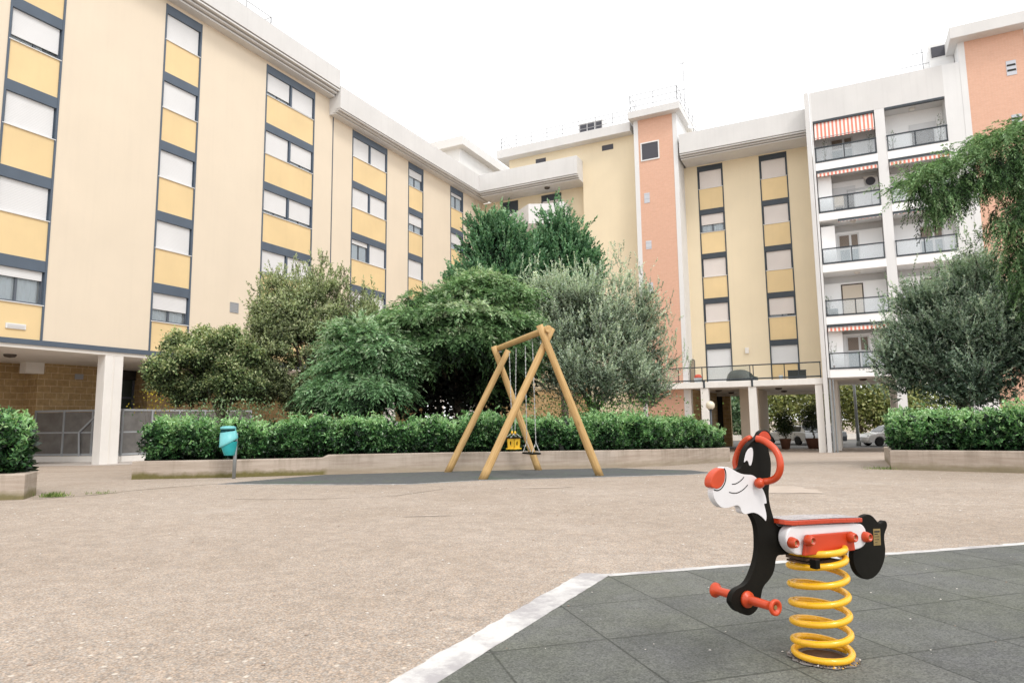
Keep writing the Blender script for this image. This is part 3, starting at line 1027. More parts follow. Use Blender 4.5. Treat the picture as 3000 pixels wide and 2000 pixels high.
HOLM = [(.010, .017, .006), (.042, .068, .028), (.17, .245, .105), (.36, .42, .20), (.58, .60, .36)]
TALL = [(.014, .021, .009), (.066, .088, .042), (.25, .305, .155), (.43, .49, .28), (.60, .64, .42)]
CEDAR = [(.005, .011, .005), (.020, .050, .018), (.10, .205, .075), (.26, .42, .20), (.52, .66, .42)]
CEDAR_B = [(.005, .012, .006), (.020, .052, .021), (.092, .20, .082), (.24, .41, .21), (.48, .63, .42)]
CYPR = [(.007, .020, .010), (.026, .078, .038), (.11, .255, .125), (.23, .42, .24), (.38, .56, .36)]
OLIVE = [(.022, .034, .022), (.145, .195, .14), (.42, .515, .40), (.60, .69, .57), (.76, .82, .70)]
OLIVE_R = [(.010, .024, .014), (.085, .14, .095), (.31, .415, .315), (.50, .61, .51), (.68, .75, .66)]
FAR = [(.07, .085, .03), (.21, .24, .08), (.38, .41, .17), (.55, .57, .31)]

# small round evergreen oak beside the left house
b0 = ground_at_px(662, 15.2)
t = thing('oak_tree', 'small round olive green tree at the left end of the long hedge', 'tree', b0)
lb = lobes_from_px([(545, 1075, 15, 105, 95), (660, 1040, 15.3, 105, 85), (590, 1010, 15.2, 105, 62), (705, 1105, 15.1, 75, 85), (470, 1095, 14.9, 50, 55), (640, 1130, 15.3, 110, 60), (545, 1145, 15.2, 75, 45)])
trunk(t, b0, b0 + np.array([-.05, 0, 1.55]), .075, .05, M['bark'], [(.6, lb[0][0], .04), (.75, lb[1][0], .045), (.85, lb[2][0], .04), (.6, lb[3][0], .035), (.7, lb[5][0], .03)])
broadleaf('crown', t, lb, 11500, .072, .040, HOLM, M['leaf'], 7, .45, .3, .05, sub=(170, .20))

# tall twiggy evergreen with upright shoots
b0 = ground_at_px(900, 16.8)
t = thing('evergreen_tree', 'tall grey green bushy tree with upright feathery shoots, left of the cedars', 'tree', b0)
lb = lobes_from_px([(865, 1070, 16.6, 140, 130), (820, 930, 16.5, 85, 130), (930, 930, 17, 100, 130), (1010, 1010, 17, 105, 120), (770, 1010, 16.3, 45, 110), (1060, 960, 17.2, 50, 80), (920, 1150, 16.6, 150, 60), (780, 1130, 16.4, 70, 70)])
sh_px = [(755, 850), (800, 790), (835, 860), (870, 775), (905, 840), (945, 745), (975, 830), (1018, 790), (1045, 850), (1082, 830), (740, 920), (1100, 880), (780, 830), (920, 800), (985, 790)]
E_ = [onY(x, y, 16.9 + random.uniform(-.4, .5)) for x, y in sh_px]
trunk(t, b0, b0 + np.array([0, 0, 2.6]), .12, .07, M['bark'], [(.5, lb[0][0], .05), (.7, lb[1][0], .05), (.85, lb[2][0], .05), (.7, lb[3][0], .05)] + [(.95, e, .022) for e in E_[:10]])
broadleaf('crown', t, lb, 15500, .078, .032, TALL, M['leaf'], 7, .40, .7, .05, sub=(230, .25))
P, O, s_ = sample_lobes(lb[:6], 900, .8)
P2 = np.concatenate([P] + [np.array(e) - np.array([0, 0, 1]) * RNG.uniform(0.1, 1.5, (48, 1)) * np.array([.12, .1, 1]) + RNG.normal(0, .10, (48, 3)) * np.array([1, 1, .3]) for e in E_])
D2 = unit(np.array([0, 0, 1.0]) + np.concatenate([O * .6, np.zeros((len(P2) - len(P), 3))]) + RNG.normal(0, .28, (len(P2), 3)))
sprays('shoots', t, P2, D2, .34, 24, .078, .025, TALL, M['leaf'], 0, .6, False, np.full(len(P2), .55))


def fans(part, root, P, D, sh, length, fingers, fl, pal, droop, width=.017, flat=.35):
    """branch tips of a cedar: a drooping twig with fingers on both sides, dark at the root and pale at the tip"""
    n = len(P)
    L = length * RNG.uniform(.5, 1.3, n)
    up = unit(np.array([0, 0, 1.0]) + RNG.normal(0, flat, (n, 3)))
    sd_ = unit(np.cross(D, up))
    K = fingers
    t = (np.arange(K) + RNG.uniform(0, 1, (n, K))) / K
    base = P[:, None] + D[:, None] * (L[:, None] * t)[..., None]
    base[..., 2] -= droop * L[:, None] * t ** 2
    sg = np.where(np.arange(K) % 2 == 0, 1.0, -1.0)[None, :] * RNG.uniform(.5, 1.15, (n, K)) * (t < .93)
    A = D[:, None] * RNG.uniform(.55, 1.0, (n, K))[..., None] + sd_[:, None] * sg[..., None] + RNG.normal(0, .16, (n, K, 3))
    A[..., 2] -= droop * (.35 + .9 * t)
    A = unit(A)
    FL = fl * (1.25 - .55 * t) * RNG.uniform(.7, 1.25, (n, K))
    tone = np.clip(sh[:, None] + RNG.normal(0, .10, (n, K)) + .12 * t, 0, 1)
    C = base.reshape(-1, 3); A = A.reshape(-1, 3); FLr = FL.ravel(); kk = n * K
    S1 = unit(np.cross(A, np.repeat(up, K, 0) + RNG.normal(0, .2, (kk, 3))))
    S2 = unit(np.cross(A, S1))
    # every finger is a few crossed slivers
    C4, A4, S4, L4, W4, T4 = [], [], [], [], [], []
    for S_, off, l_, w_ in ((S1, 0, 1, 1), (S2, 0, .92, .7), (unit(S1 + S2), .35, .55, 1.1), (unit(S1 - S2), .2, .5, 1.2)):
        C4.append(C + A * (FLr * off)[:, None]); A4.append(unit(A + S_ * RNG.normal(0, .16, (kk, 1)))); S4.append(S_); L4.append(FLr * l_); W4.append(np.full(kk, width * w_)); T4.append(tone.ravel())
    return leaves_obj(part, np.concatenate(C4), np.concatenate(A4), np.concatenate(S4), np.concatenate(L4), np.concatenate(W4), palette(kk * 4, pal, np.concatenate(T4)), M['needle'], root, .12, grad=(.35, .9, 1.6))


def cedar(root, lobes, n, pal, length, K, droop, dark=None, part='crown', per_dark=9000, down=.15, nc=85, rc=.42, fl=.17, floor=None):
    cl = clumps(lobes, nc, rc, .55)
    k = RNG.integers(0, nc, n)
    Cn = np.array([c for c, _ in cl])[k]; Rd = np.array([q for _, q in cl])[k] * np.array([1.25, 1.1, .75])
    d = rnd_dir(n); d[:, 2] = np.abs(d[:, 2]) * np.where(RNG.uniform(size=n) < .8, 1, -1)
    P = Cn + d * Rd * (RNG.uniform(.3, 1, n) ** .6)[:, None]
    cen = np.mean([c for c, _ in lobes], axis=0)
    out = P - cen; out[:, 2] *= .25
    D = unit(unit(out) * .8 + d * np.array([.7, .7, .3]) - np.array([0, 0, down]) + RNG.normal(0, .22, (n, 3)))
    tone = RNG.normal(0, .15, nc)[k]
    sh = np.clip(.42 + .42 * d[:, 2] + tone + .05 * (P[:, 2] - cen[2]), 0, 1)  # light and shade put into the needle tone: bright tops, dark undersides
    if floor is not None:
        kp = np.array([p[2] > floor(p) for p in P]); P, D, sh = P[kp], D[kp], sh[kp]
    fans(part, root, P, D, sh, length, K, fl, pal, droop)
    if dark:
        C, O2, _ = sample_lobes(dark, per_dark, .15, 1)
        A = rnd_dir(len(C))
        leaves_obj('inner_shade_leaves', C, A, side_of(A), .20 * RNG.uniform(.6, 1.3, len(C)), .10, palette(len(C), [(.004, .006, .003), (.012, .014, .008)], RNG.uniform(0, 1, len(C))), M['needle'], root)  # near-black leaves: the shade of the crown's hollow painted as leaf colour


# weeping cedar in the middle
b0 = ground_at_px(1330, 17.2)
t = thing('cedar_tree', 'broad weeping cedar with drooping fingers and a dark hollow below, behind the swing', 'tree', b0)
lb = lobes_from_px([(1405, 890, 16.2, 130, 95), (1330, 960, 15.6, 170, 110), (1235, 905, 16.6, 85, 75), (1450, 975, 15.6, 105, 95), (1205, 975, 15.4, 70, 85), (1185, 1040, 15.3, 38, 75), (1165, 930, 16.3, 50, 80), (1500, 930, 16.5, 60, 90), (1505, 1060, 16.4, 45, 80), (1450, 1130, 17.3, 60, 50)])
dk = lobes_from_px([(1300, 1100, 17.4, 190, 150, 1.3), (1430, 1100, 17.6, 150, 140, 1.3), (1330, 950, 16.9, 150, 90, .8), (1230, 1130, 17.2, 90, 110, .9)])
trunk(t, b0, b0 + np.array([.1, 0, 3.5]), .17, .06, M['bark'], [(.5, lb[1][0], .07), (.7, lb[0][0], .06), (.6, lb[3][0], .06), (.65, lb[2][0], .06), (.5, lb[4][0], .06)])
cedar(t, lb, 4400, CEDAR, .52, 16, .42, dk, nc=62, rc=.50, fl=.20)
b0 = ground_at_px(1075, 15.6)
t = thing('cedar_tree', 'lower blue green cedar in front of the broad weeping cedar, left of the swing', 'tree', b0)
lb = lobes_from_px([(1030, 1060, 14.9, 85, 90), (1105, 1040, 14.8, 60, 80), (990, 1140, 14.7, 60, 60), (1065, 1140, 14.6, 80, 70), (1055, 985, 15.1, 60, 45), (1110, 1120, 14.9, 35, 70)])
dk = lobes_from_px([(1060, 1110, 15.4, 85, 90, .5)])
trunk(t, b0, b0 + np.array([-.2, 0, 2.0]), .10, .04, M['bark'], [(.6, lb[0][0], .04), (.7, lb[1][0], .04), (.4, lb[3][0], .04)])
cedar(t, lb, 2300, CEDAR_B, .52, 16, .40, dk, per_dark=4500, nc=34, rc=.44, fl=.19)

# two dark cypresses behind
for lab, px, dep, L, n_ in (('dark green feathery cypress with two tips rising behind the weeping cedar', 1450, 24.0,
                             [(1455, 770, 24, 85, 150), (1395, 810, 24.2, 70, 110), (1505, 730, 24, 45, 110), (1345, 845, 24.3, 42, 75), (1470, 660, 24, 32, 75), (1412, 680, 24, 26, 75), (1540, 800, 24, 50, 100), (1440, 900, 24, 110, 120)], 3600),
                            ('dark green feathery cypress on the right of its twin, above the olive tree', 1650, 24.8,
                             [(1640, 780, 24.8, 75, 130), (1700, 800, 24.8, 50, 110), (1595, 740, 24.8, 32, 95), (1627, 680, 24.8, 30, 80), (1668, 720, 24.8, 35, 80), (1728, 800, 24.8, 28, 100), (1580, 830, 24.6, 50, 90), (1655, 900, 24.8, 100, 110), (1697, 710, 24.8, 18, 60)], 3000)):
    L = [(x + (px - x) * .10, y + 24, d_, rx * .9, rz) for x, y, d_, rx, rz in L]
    b0 = ground_at_px(px, dep)
    t = thing('cypress_tree', lab, 'tree', b0, 'cypresses behind the cedar')
    lb = lobes_from_px(L)
    trunk(t, b0, lb[0][0] + np.array([0, 0, 1.2]), .16, .05, M['bark'], [(.6, lb[1][0], .05), (.6, lb[2][0], .05)])
    P, O, s_ = sample_sub(lb, 150, .42, n_, 1.5)
    D = unit(np.column_stack([O[:, :2] * .75, np.full(len(O), .85)]) + RNG.normal(0, .22, (len(O), 3)))
    sprays('crown', t, P, D, .62, 34, .14, .05, CYPR, M['needle'], -.1, .42, False, np.clip(s_ * .9 + RNG.normal(0, .08, len(O)), 0, 1), .3)
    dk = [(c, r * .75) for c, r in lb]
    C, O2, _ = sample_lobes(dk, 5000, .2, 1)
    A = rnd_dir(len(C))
    leaves_obj('inner_shade_leaves', C, A, side_of(A), .26, .13, palette(len(C), [(.006, .014, .006), (.014, .035, .014)], RNG.uniform(0, 1, len(C))), M['needle'], t)  # near-black leaves fill the inside, its shade held in their colour


# olive trees: wiry grey green shoots
def olive(label, px, dep, L, tips, n, pal, K=32, dark_n=7000, ll=.062, lw=.019, flyaway=.85):
    b0 = ground_at_px(px, dep)
    t = thing('olive_tree', label, 'tree', b0)
    lb = lobes_from_px(L)
    trunk(t, b0, b0 + np.array([0, .1, 1.5]), .14, .09, M['bark_grey'], [(.8, lb[i][0], .05) for i in range(min(6, len(lb)))])
    P, O, s_ = sample_sub(lb, 170, .30, n, 1.0)
    D = unit(O * .6 + np.array([0, 0, .85]) + RNG.normal(0, .30, (len(O), 3)))
    TP = [np.array(onY(x, y, dep + random.uniform(-.6, .6))) for x, y in tips]
    P = np.concatenate([P] + [q - np.array([0, 0, 1]) * RNG.uniform(0, .55, (10, 1)) + RNG.normal(0, .11, (10, 3)) for q in TP])
    D = np.concatenate([D, unit(np.array([0, 0, 1.0]) + RNG.normal(0, .30, (10 * len(TP), 3)))])
    s_ = np.concatenate([s_ * .9 + RNG.normal(0, .1, len(O)), np.full(10 * len(TP), .6)])
    sprays('crown', t, P, D, .42, K, ll, lw, pal, M['leaf'], .05, .55, False, np.clip(s_, 0, 1), .25)
    k = RNG.choice(len(P), 420, replace=False)
    twig_tubes('twigs', t, P[k] - D[k] * .1, D[k], np.full(420, .55), np.full(420, .006), M['bark_grey'], .02)
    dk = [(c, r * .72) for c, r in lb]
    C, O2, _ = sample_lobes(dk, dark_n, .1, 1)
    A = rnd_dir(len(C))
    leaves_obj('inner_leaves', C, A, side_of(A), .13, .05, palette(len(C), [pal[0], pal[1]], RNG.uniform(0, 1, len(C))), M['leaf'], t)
    return t


olive('silvery olive tree between the swing and the orange stair tower', 1740, 16.9,
      [(1720, 980, 16.6, 165, 120), (1600, 910, 16.7, 80, 105), (1830, 950, 17, 115, 120), (1750, 1100, 16.2, 180, 95), (1880, 1050, 17, 85, 110), (1640, 1050, 16.2, 95, 105), (1700, 880, 16.8, 120, 70), (1900, 1140, 17, 60, 65)],
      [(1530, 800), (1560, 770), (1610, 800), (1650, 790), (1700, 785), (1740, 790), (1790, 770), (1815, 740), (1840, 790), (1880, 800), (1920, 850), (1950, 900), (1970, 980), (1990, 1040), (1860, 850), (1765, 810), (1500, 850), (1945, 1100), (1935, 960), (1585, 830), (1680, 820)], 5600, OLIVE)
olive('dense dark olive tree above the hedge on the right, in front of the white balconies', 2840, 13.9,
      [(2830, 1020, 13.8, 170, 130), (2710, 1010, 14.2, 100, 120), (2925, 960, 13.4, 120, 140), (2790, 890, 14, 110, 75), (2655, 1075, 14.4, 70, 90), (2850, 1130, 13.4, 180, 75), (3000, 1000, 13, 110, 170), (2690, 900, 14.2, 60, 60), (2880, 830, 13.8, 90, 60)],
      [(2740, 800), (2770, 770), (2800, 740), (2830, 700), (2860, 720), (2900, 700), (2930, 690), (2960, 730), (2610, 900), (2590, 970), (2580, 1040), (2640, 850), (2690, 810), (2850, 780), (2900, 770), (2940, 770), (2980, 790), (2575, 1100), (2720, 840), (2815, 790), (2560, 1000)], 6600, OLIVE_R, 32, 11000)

# tall cedar whose limb reaches in from the right edge
b0 = ground_at_px(3190, 12.2)
t = thing('cedar_tree', 'tall cedar reaching in from the right edge with one drooping limb above the olive tree', 'tree', b0)
lim = [onY(*p) for p in [(3190, 640, 12.2), (3090, 470, 12.0), (2990, 385, 11.9), (2900, 420, 11.8), (2820, 470, 11.8), (2740, 520, 11.8), (2660, 528, 11.8)]]
lim2 = [onY(*p) for p in [(3190, 800, 12.2), (3090, 640, 11.8), (3000, 610, 11.4), (2950, 660, 11.2)]]
mb = MB()
mb.tube([b0 - np.array([0, 0, .05]), b0 + np.array([0, 0, 2]), lim[0], onY(3190, 300, 12.2), onY(3180, -200, 12.2)], [.24, .20, .17, .13, .07], 10)
mb.tube(lim, [.09, .075, .06, .045, .03, .02, .008], 8)
mb.tube(lim2, [.07, .05, .035, .012], 8)
mb.build('trunk', M['bark'], t, smooth=True)
Ps, Ds, Sh = [], [], []
def along_path(path, n, spread, up=.0):
    Q = np.array(path); seg = RNG.integers(0, len(Q) - 1, n); u = RNG.uniform(0, 1, (n, 1))
    return Q[seg] * (1 - u) + Q[seg + 1] * u + RNG.normal(0, 1, (n, 3)) * np.array(spread) + np.array([0, 0, up])
P = along_path(lim[1:], 520, (.10, .32, .06), .06)
Ps.append(P); Ds.append(unit(np.column_stack([RNG.normal(-.35, .4, len(P)), RNG.normal(0, .6, len(P)), RNG.normal(-.15, .3, len(P))]))); Sh.append(np.full(len(P), .62))
for (x, y, dep, ln, n_) in [(2725, 540, 11.7, .34, 45), (2765, 560, 11.8, .46, 60), (2700, 545, 11.7, .2, 20), (2800, 530, 11.8, .30, 45), (2735, 600, 11.75, .2, 22), (2870, 480, 11.9, .42, 65), (2915, 480, 11.6, .5, 75), (2960, 450, 11.9, .5, 90),
                            (2990, 480, 11.6, .6, 90), (2990, 610, 11.3, .5, 65), (2960, 630, 11.2, .35, 36), (3005, 710, 11.4, .5, 62), (2995, 760, 11.5, .3, 26), (3012, 550, 11.7, .45, 55), (3030, 800, 11.6, .5, 80), (2840, 520, 11.8, .3, 40)]:
    q = onY(x, y, dep); P = q + RNG.normal(0, 1, (n_, 3)) * np.array([.10, .22, .06]) - np.array([0, 0, 1]) * RNG.uniform(0, ln, (n_, 1)) + np.array([0, 0, ln * .35])
    Ps.append(P); Ds.append(unit(np.column_stack([RNG.normal(-.05, .38, n_), RNG.normal(0, .45, n_), np.full(n_, -.85)]))); Sh.append(np.clip(RNG.normal(.38, .2, n_), 0, 1))
P = along_path([onY(3080, 420, 12.2), onY(3080, 600, 12), onY(3090, 900, 12)], 380, (.18, .6, .15))
Ps.append(P); Ds.append(unit(np.column_stack([RNG.normal(-.3, .5, len(P)), RNG.normal(0, .6, len(P)), RNG.normal(-.4, .3, len(P))]))); Sh.append(np.full(len(P), .4))
fans('crown', t, np.concatenate(Ps), np.concatenate(Ds), np.concatenate(Sh), .36, 20, .10, CEDAR, .4, .012, .5)

# trees beyond the archway, across the road
for i, (px, dep, r, h, lab) in enumerate([(2120, 66, 3.0, 5.5, 'bluish green tree seen through the narrow gap left of the archway'), (2285, 68, 4.4, 6.5, 'yellow green tree framed by the archway, behind the silver car'),
                                          (2420, 72, 4.5, 7.0, 'yellow green tree behind the right edge of the archway'), (2520, 66, 3.8, 6.0, 'yellow green tree behind the thin street pole'), (2640, 67, 4.0, 6.5, 'far tree half hidden by the olive tree on the right')]):
    b0 = ground_at_px(px, dep)
    t = thing('street_tree', lab, 'tree', b0, 'trees beyond the archway')
    lb = [(b0 + np.array([random.uniform(-.6, .6) * r, random.uniform(-.4, .4) * r, h * f]), np.array([r * q, r * q, h * .24])) for f, q in ((.30, .8), (.45, .9), (.62, .95), (.80, .7), (.95, .45), (.55, .8))]
    trunk(t, b0, b0 + np.array([0, 0, h * .7]), .18, .08, M['bark'], [(.5, lb[1][0], .08), (.7, lb[2][0], .08)])
    pal = FAR if i else [(.05, .10, .06), (.20, .32, .20), (.40, .54, .37)]
    broadleaf('crown', t, lb, 1500, .34, .20, pal, M['leaf'], 5, .3, .3, .3)

# ------------------------------------------------------------------ small plants
def tuft(label, px, py, n, r, h, pal, name='grass', kind='stuff', off=0):
    c = onG(px, py)
    C = np.column_stack([c[0] + RNG.normal(0, r, n), c[1] + RNG.normal(0, r * .6, n), np.full(n, c[2] + off)])
    A = unit(np.array([0, 0, 1.0]) + RNG.normal(0, .55, (n, 3)))
    o = leaves_obj(name, C, A, side_of(A), h * RNG.uniform(.4, 1.2, n), h * .12, palette(n, pal, RNG.uniform(0, 1, n)), M['leaf'])
    tag(o, label, 'grass' if kind == 'stuff' else 'weed', None, kind)
    return o


GR = [(.06, .10, .02), (.16, .24, .06), (.28, .34, .12)]
tuft('tuft of short grass growing in the paving joint near the left planter', 157, 1455, 330, .075, .07, GR)
tuft('sparse weeds in the joint left of the litter bin', 290, 1446, 120, .10, .04, GR)
tuft('leafy weed at the foot of the planter where the swing surface begins', 932, 1387, 160, .10, .13, [(.03, .08, .03), (.09, .2, .08)])
tuft('low weeds at the front corner of the planter on the right', 2595, 1374, 260, .16, .06, GR)
# leaning shrub with yellow leaves by the left entrance, loose shrubs above the hedge
for lab, px, py, dep, n_, rx, rz, pal in (('thin shrub with yellow autumn leaves beside the dark entrance door', 462, 1176, 19.5, 170, .26, .24, [(.20, .17, .01), (.45, .36, .03)]),
                                          ('wispy pale green shrub standing out of the hedge behind the litter bin', 690, 1215, 14.2, 900, .75, .20, [(.05, .10, .05), (.14, .22, .10), (.28, .36, .20)]),
                                          ('fresh green shrub behind the hedge, below the olive tree', 1740, 1205, 15.8, 1500, .95, .22, [(.03, .08, .02), (.10, .22, .05), (.20, .33, .09)])):
    q = onY(px, py, dep)
    root = thing('shrub', lab, 'shrub', (q[0], q[1], gz(q[0], q[1])))
    C = q + RNG.normal(0, 1, (n_, 3)) * np.array([rx, .25, rz])
    C[:, 2] = np.minimum(C[:, 2], q[2] + rz * 1.6)
    A = unit(RNG.normal(0, .7, (n_, 3)) + np.array([0, 0, .8]))
    leaves_obj('foliage', C, A, side_of(A), .07, .034, palette(n_, pal, RNG.uniform(0, 1, n_)), M['leaf'], root)
    g0 = np.array([q[0], q[1], gz(q[0], q[1])])
    twig_tubes('stems', root, [g0 + np.array([RNG.normal(0, rx * .5), RNG.normal(0, .1), 0]) for _ in range(14)], [(0, 0, 1.0)] * 14, [max(.5, q[2] - g0[2] + rz * .6)] * 14, [.007] * 14, M['bark'], 0, .10)


# ------------------------------------------------------------------ wooden swing
def log(p0, p1, r0, r1, m, parent, name, n=18, k=14):
    p0, p1 = np.array(p0, float), np.array(p1, float)
    ax = p1 - p0; L = np.linalg.norm(ax); ax /= L
    x = unit(np.cross(ax, (.3, .9, .1))); y = np.cross(ax, x)
    v, f, uv = [], [], []
    u0 = random.uniform(0, 50)
    for i in range(k + 1):
        r = r0 + (r1 - r0) * i / k
        for j in range(n):
            a = 2 * math.pi * j / n
            rr_ = r * (1 + .015 * math.sin(i * 1.3 + u0) + .012 * math.sin(3 * a + i * .4))
            v.append(p0 + ax * L * i / k + (x * math.cos(a) + y * math.sin(a)) * rr_)
    for i in range(k):
        for j in range(n):
            f.append([i * n + j, i * n + (j + 1) % n, (i + 1) * n + (j + 1) % n, (i + 1) * n + j])
            uv.append([(u0 + j / n, L * i / k), (u0 + (j + 1) / n, L * i / k), (u0 + (j + 1) / n, L * (i + 1) / k), (u0 + j / n, L * (i + 1) / k)])
    f.append(list(range(n))[::-1]); uv.append([(u0 + .1 * math.cos(j), .1 * math.sin(j)) for j in range(n)])
    f.append([k * n + j for j in range(n)]); uv.append([(u0 + .1 * math.cos(j), .1 * math.sin(j)) for j in range(n)])
    off = OFF[parent.name]
    me = bpy.data.meshes.new(name); me.from_pydata([tuple(np.array(q) - off) for q in v], [], f)
    ul = me.uv_layers.new(name='UVMap')
    ul.data.foreach_set('uv', np.array([c for q in uv for c in q], np.float32).ravel())
    me.polygons.foreach_set('use_smooth', [len(q) == 4 for q in f])
    me.materials.append(m)
    return link_mesh(name, me, parent)


def gp(x, y): return np.array([x, y, gz(x, y) - .03])
NE = onY(1606, 963, 10.55); FE = onY(1450, 1024, 12.9)
bdir = unit(FE - NE)
sw = thing('swing_frame', 'wooden A frame swing of round logs standing on the dark safety surface', 'swing', (0, 11.7, gz(0, 11.7)))
log(NE - bdir * .02, FE + bdir * .03, .056, .054, M['wood'], sw, 'beam')
for foot, top in (((-.49, 10.42), onY(1617, 962, 10.74)), ((1.40, 10.93), onY(1580, 952, 10.58)), ((-1.24, 12.62), onY(1489, 1026, 12.62)), ((.49, 12.99), onY(1446, 1014, 12.66))):
    log(gp(*foot), top, .066, .056, M['wood'], sw, 'leg')
for e_, sg in ((NE, 1), (FE, -1)):
    mb = MB(); c_ = e_ + bdir * sg * .14
    side = unit(np.cross(bdir, (0, 0, 1.0)))
    mb.tube([c_ - side * .085 + np.array([0, 0, -.06]), c_ + side * .085 + np.array([0, 0, -.06])], .012, 8)
    mb.build('bolt', M['steel'], sw, smooth=True)
nrm = unit(np.cross(bdir, (0, 0, 1.0)))
def onB(px, py): return onPlane(px, py, nrm, NE @ nrm)


def chain(mb, p, q, r=.007, links=60):
    p, q = np.array(p), np.array(q); L = np.linalg.norm(q - p); d = (q - p) / L
    n = max(4, int(L / .034)); x = unit(np.cross(d, (.2, .9, .3))); y = np.cross(d, x)
    for i in range(n):
        c = p + d * L * (i + .5) / n; s = x if i % 2 else y; h = L / n * .72
        pts = [c + d * h * math.cos(a) * .95 + s * .0075 * math.sin(a) for a in np.linspace(0, 2 * math.pi, 9)]
        mb.tube(pts, .0026, 4, False)
    mb.tube([p, q], .0030, 5)


# flat swing
s1 = onB(1546, 1300); s2 = onB(1562, 1306)
A1 = onB(1539, 1013); A2 = onB(1560, 1004)
fs = thing('flat_swing', 'dark flat rubber swing seat on two long chains, right one of the two hanging seats', 'swing seat', tuple(onB(1556, 1327)))
cen = np.array(onB(1557, 1327))
e1, e2_ = cen + bdir * .21, cen - bdir * .21
mb = MB()
hd = unit(np.array([bdir[0], bdir[1], 0]))
poly = [cen + hd * a + nrm * b_ for a, b_ in ((-.22, -.07), (-.19, -.09), (.19, -.09), (.22, -.07), (.22, .07), (.19, .09), (-.19, .09), (-.22, .07))]
mb.slab(poly, -.014, .014, (0, 0, 1.0))
mb.build('seat', M['black'], fs, bevel=.006)
for tp_, e in ((A1, cen + hd * .20), (A2, cen - hd * .20)):
    mb = MB(); k = e + (tp_ - e) * .09
    k[2] = e[2] + .18
    chain(mb, tp_, k)
    for q in (-.075, .075): chain(mb, k, e + nrm * q)
    mb.build('chain', M['chain'], fs, smooth=True)
# toddler swing
cen = np.array(onB(1505, 1298))
ts = thing('toddler_swing', 'small yellow bucket swing seat with leg holes, left one of the two hanging seats', 'swing seat', tuple(cen))
rot45 = math.radians(38)
ax1 = np.array([math.cos(rot45), -math.sin(rot45), 0]); ax2 = np.array([math.sin(rot45), math.cos(rot45), 0])
W_ = .088
mb = MB()
for sgn, a, c_ in ((1, ax1, ax2), (-1, ax1, ax2), (1, ax2, ax1), (-1, ax2, ax1)):
    # panel with an oval leg hole
    hole = [(.032 * math.cos(t_), .045 * math.sin(t_)) for t_ in np.linspace(0, 2 * math.pi, 24, endpoint=False)]
    outer = []
    for t_ in np.linspace(0, 2 * math.pi, 24, endpoint=False):
        cx, cz = math.cos(t_), math.sin(t_); s_ = max(abs(cx) / W_, abs(cz) / .088); outer.append((cx / s_, cz / s_))
    taper = lambda z_: .90 + .6 * (z_ + .088) * .55
    vs, fs_ = [], []
    for th in (0, .012):
        for (u_, z_) in outer + hole:
            k_ = taper(z_)
            vs.append(cen + a * sgn * (W_ * k_ - th) + c_ * u_ * k_ + np.array([0, 0, z_]))
    for i in range(24):
        j = (i + 1) % 24
        fs_ += [(i, j, 24 + j, 24 + i), (48 + i, 48 + 24 + i, 48 + 24 + j, 48 + j), (24 + i, 24 + j, 72 + j, 72 + i), (i, 48 + i, 48 + j, j)]
    mb.add(vs, fs_, True)
mb.build('seat', M['toyyellow'], ts, smooth=False)
mb = MB()
P4 = [cen + ax1 * a * .10 + ax2 * c_ * .10 - np.array([0, 0, .095]) for a, c_ in ((-1, -1), (1, -1), (1, 1), (-1, 1))]
mb.slab(P4, -.01, .012, (0, 0, 1.0)); mb.build('base_plate', M['toyyellow'], ts, bevel=.005)
mb = MB()
for a in (-1, 1):
    for p_, q_ in ((ax1, ax2), (ax2, ax1)):
        mb.tube([cen + p_ * a * .10 - q_ * .145 + np.array([0, 0, .100]), cen + p_ * a * .10 + q_ * .145 + np.array([0, 0, .100])], .013, 8)
mb.build('guard_rail', M['black'], ts, smooth=True)
mb = MB()
mb.tube([cen + np.array([0, 0, -.08]), cen + np.array([0, 0, -.07])], .08, 12); mb.build('inner_floor', M['dark'], ts)
for sgn, tp_ in ((-1, onB(1512, 1019)), (1, onB(1492, 1030))):
    k = cen + hd * sgn * .075 + np.array([0, 0, .19])
    mb = MB(); chain(mb, tp_, k + np.array([0, 0, .02]))
    for q in (-.095, .095): chain(mb, k, cen + hd * sgn * .10 + nrm * q + np.array([0, 0, .105]))
    o = mb.build('chain', M['chain'], ts, smooth=True)
    mb = MB(); mb.lathe([(.001, .03), (.016, .02), (.022, -.005), (.012, -.03), (.001, -.034)], k, 10)
    mb.build('chain_cap', M['toyyellow'], o, smooth=True)

# ------------------------------------------------------------------ litter bin
bp = onG(681, 1402); bp = np.array([bp[0], bp[1] - .0, gz(bp[0], bp[1])])
bn = thing('litter_bin', 'teal plastic litter bin on a grey post in front of the long hedge', 'litter bin', tuple(bp))
top_z = onY(675, 1247, bp[1])[2]; bot_z = onY(680, 1333, bp[1])[2]; Hb = top_z - bot_z
lean = -.05
mb = MB(); mb.tube([bp + np.array([0, .05, -.05]), np.array([bp[0] + .012, bp[1] + .06, top_z - .12])], .030, 14); mb.build('post', M['steel'], bn, smooth=True)
bc = np.array([onY(672, 1290, bp[1])[0], bp[1] - .03, 0])
def ring(z, r, sx=1.0, a0=0, a1=2 * math.pi, n=28, sh=0):
    return [(bc[0] + sh + math.cos(a) * r * sx, bc[1] + math.sin(a) * r, z) for a in np.linspace(a0, a1, n, endpoint=(a1 - a0 < 6.2))]
def loft(mb, rings, closed=True):
    n = len(rings[0]); base = len(mb.v)
    for r in rings: mb.v += [tuple(p) for p in r]
    for i in range(len(rings) - 1):
        for k in range(n if closed else n - 1):
            mb.f.append([base + i * n + k, base + i * n + (k + 1) % n, base + (i + 1) * n + (k + 1) % n, base + (i + 1) * n + k]); mb.m.append(mb.mi)
    return mb
mb = MB()
zs = [0, .06, .30, .52]
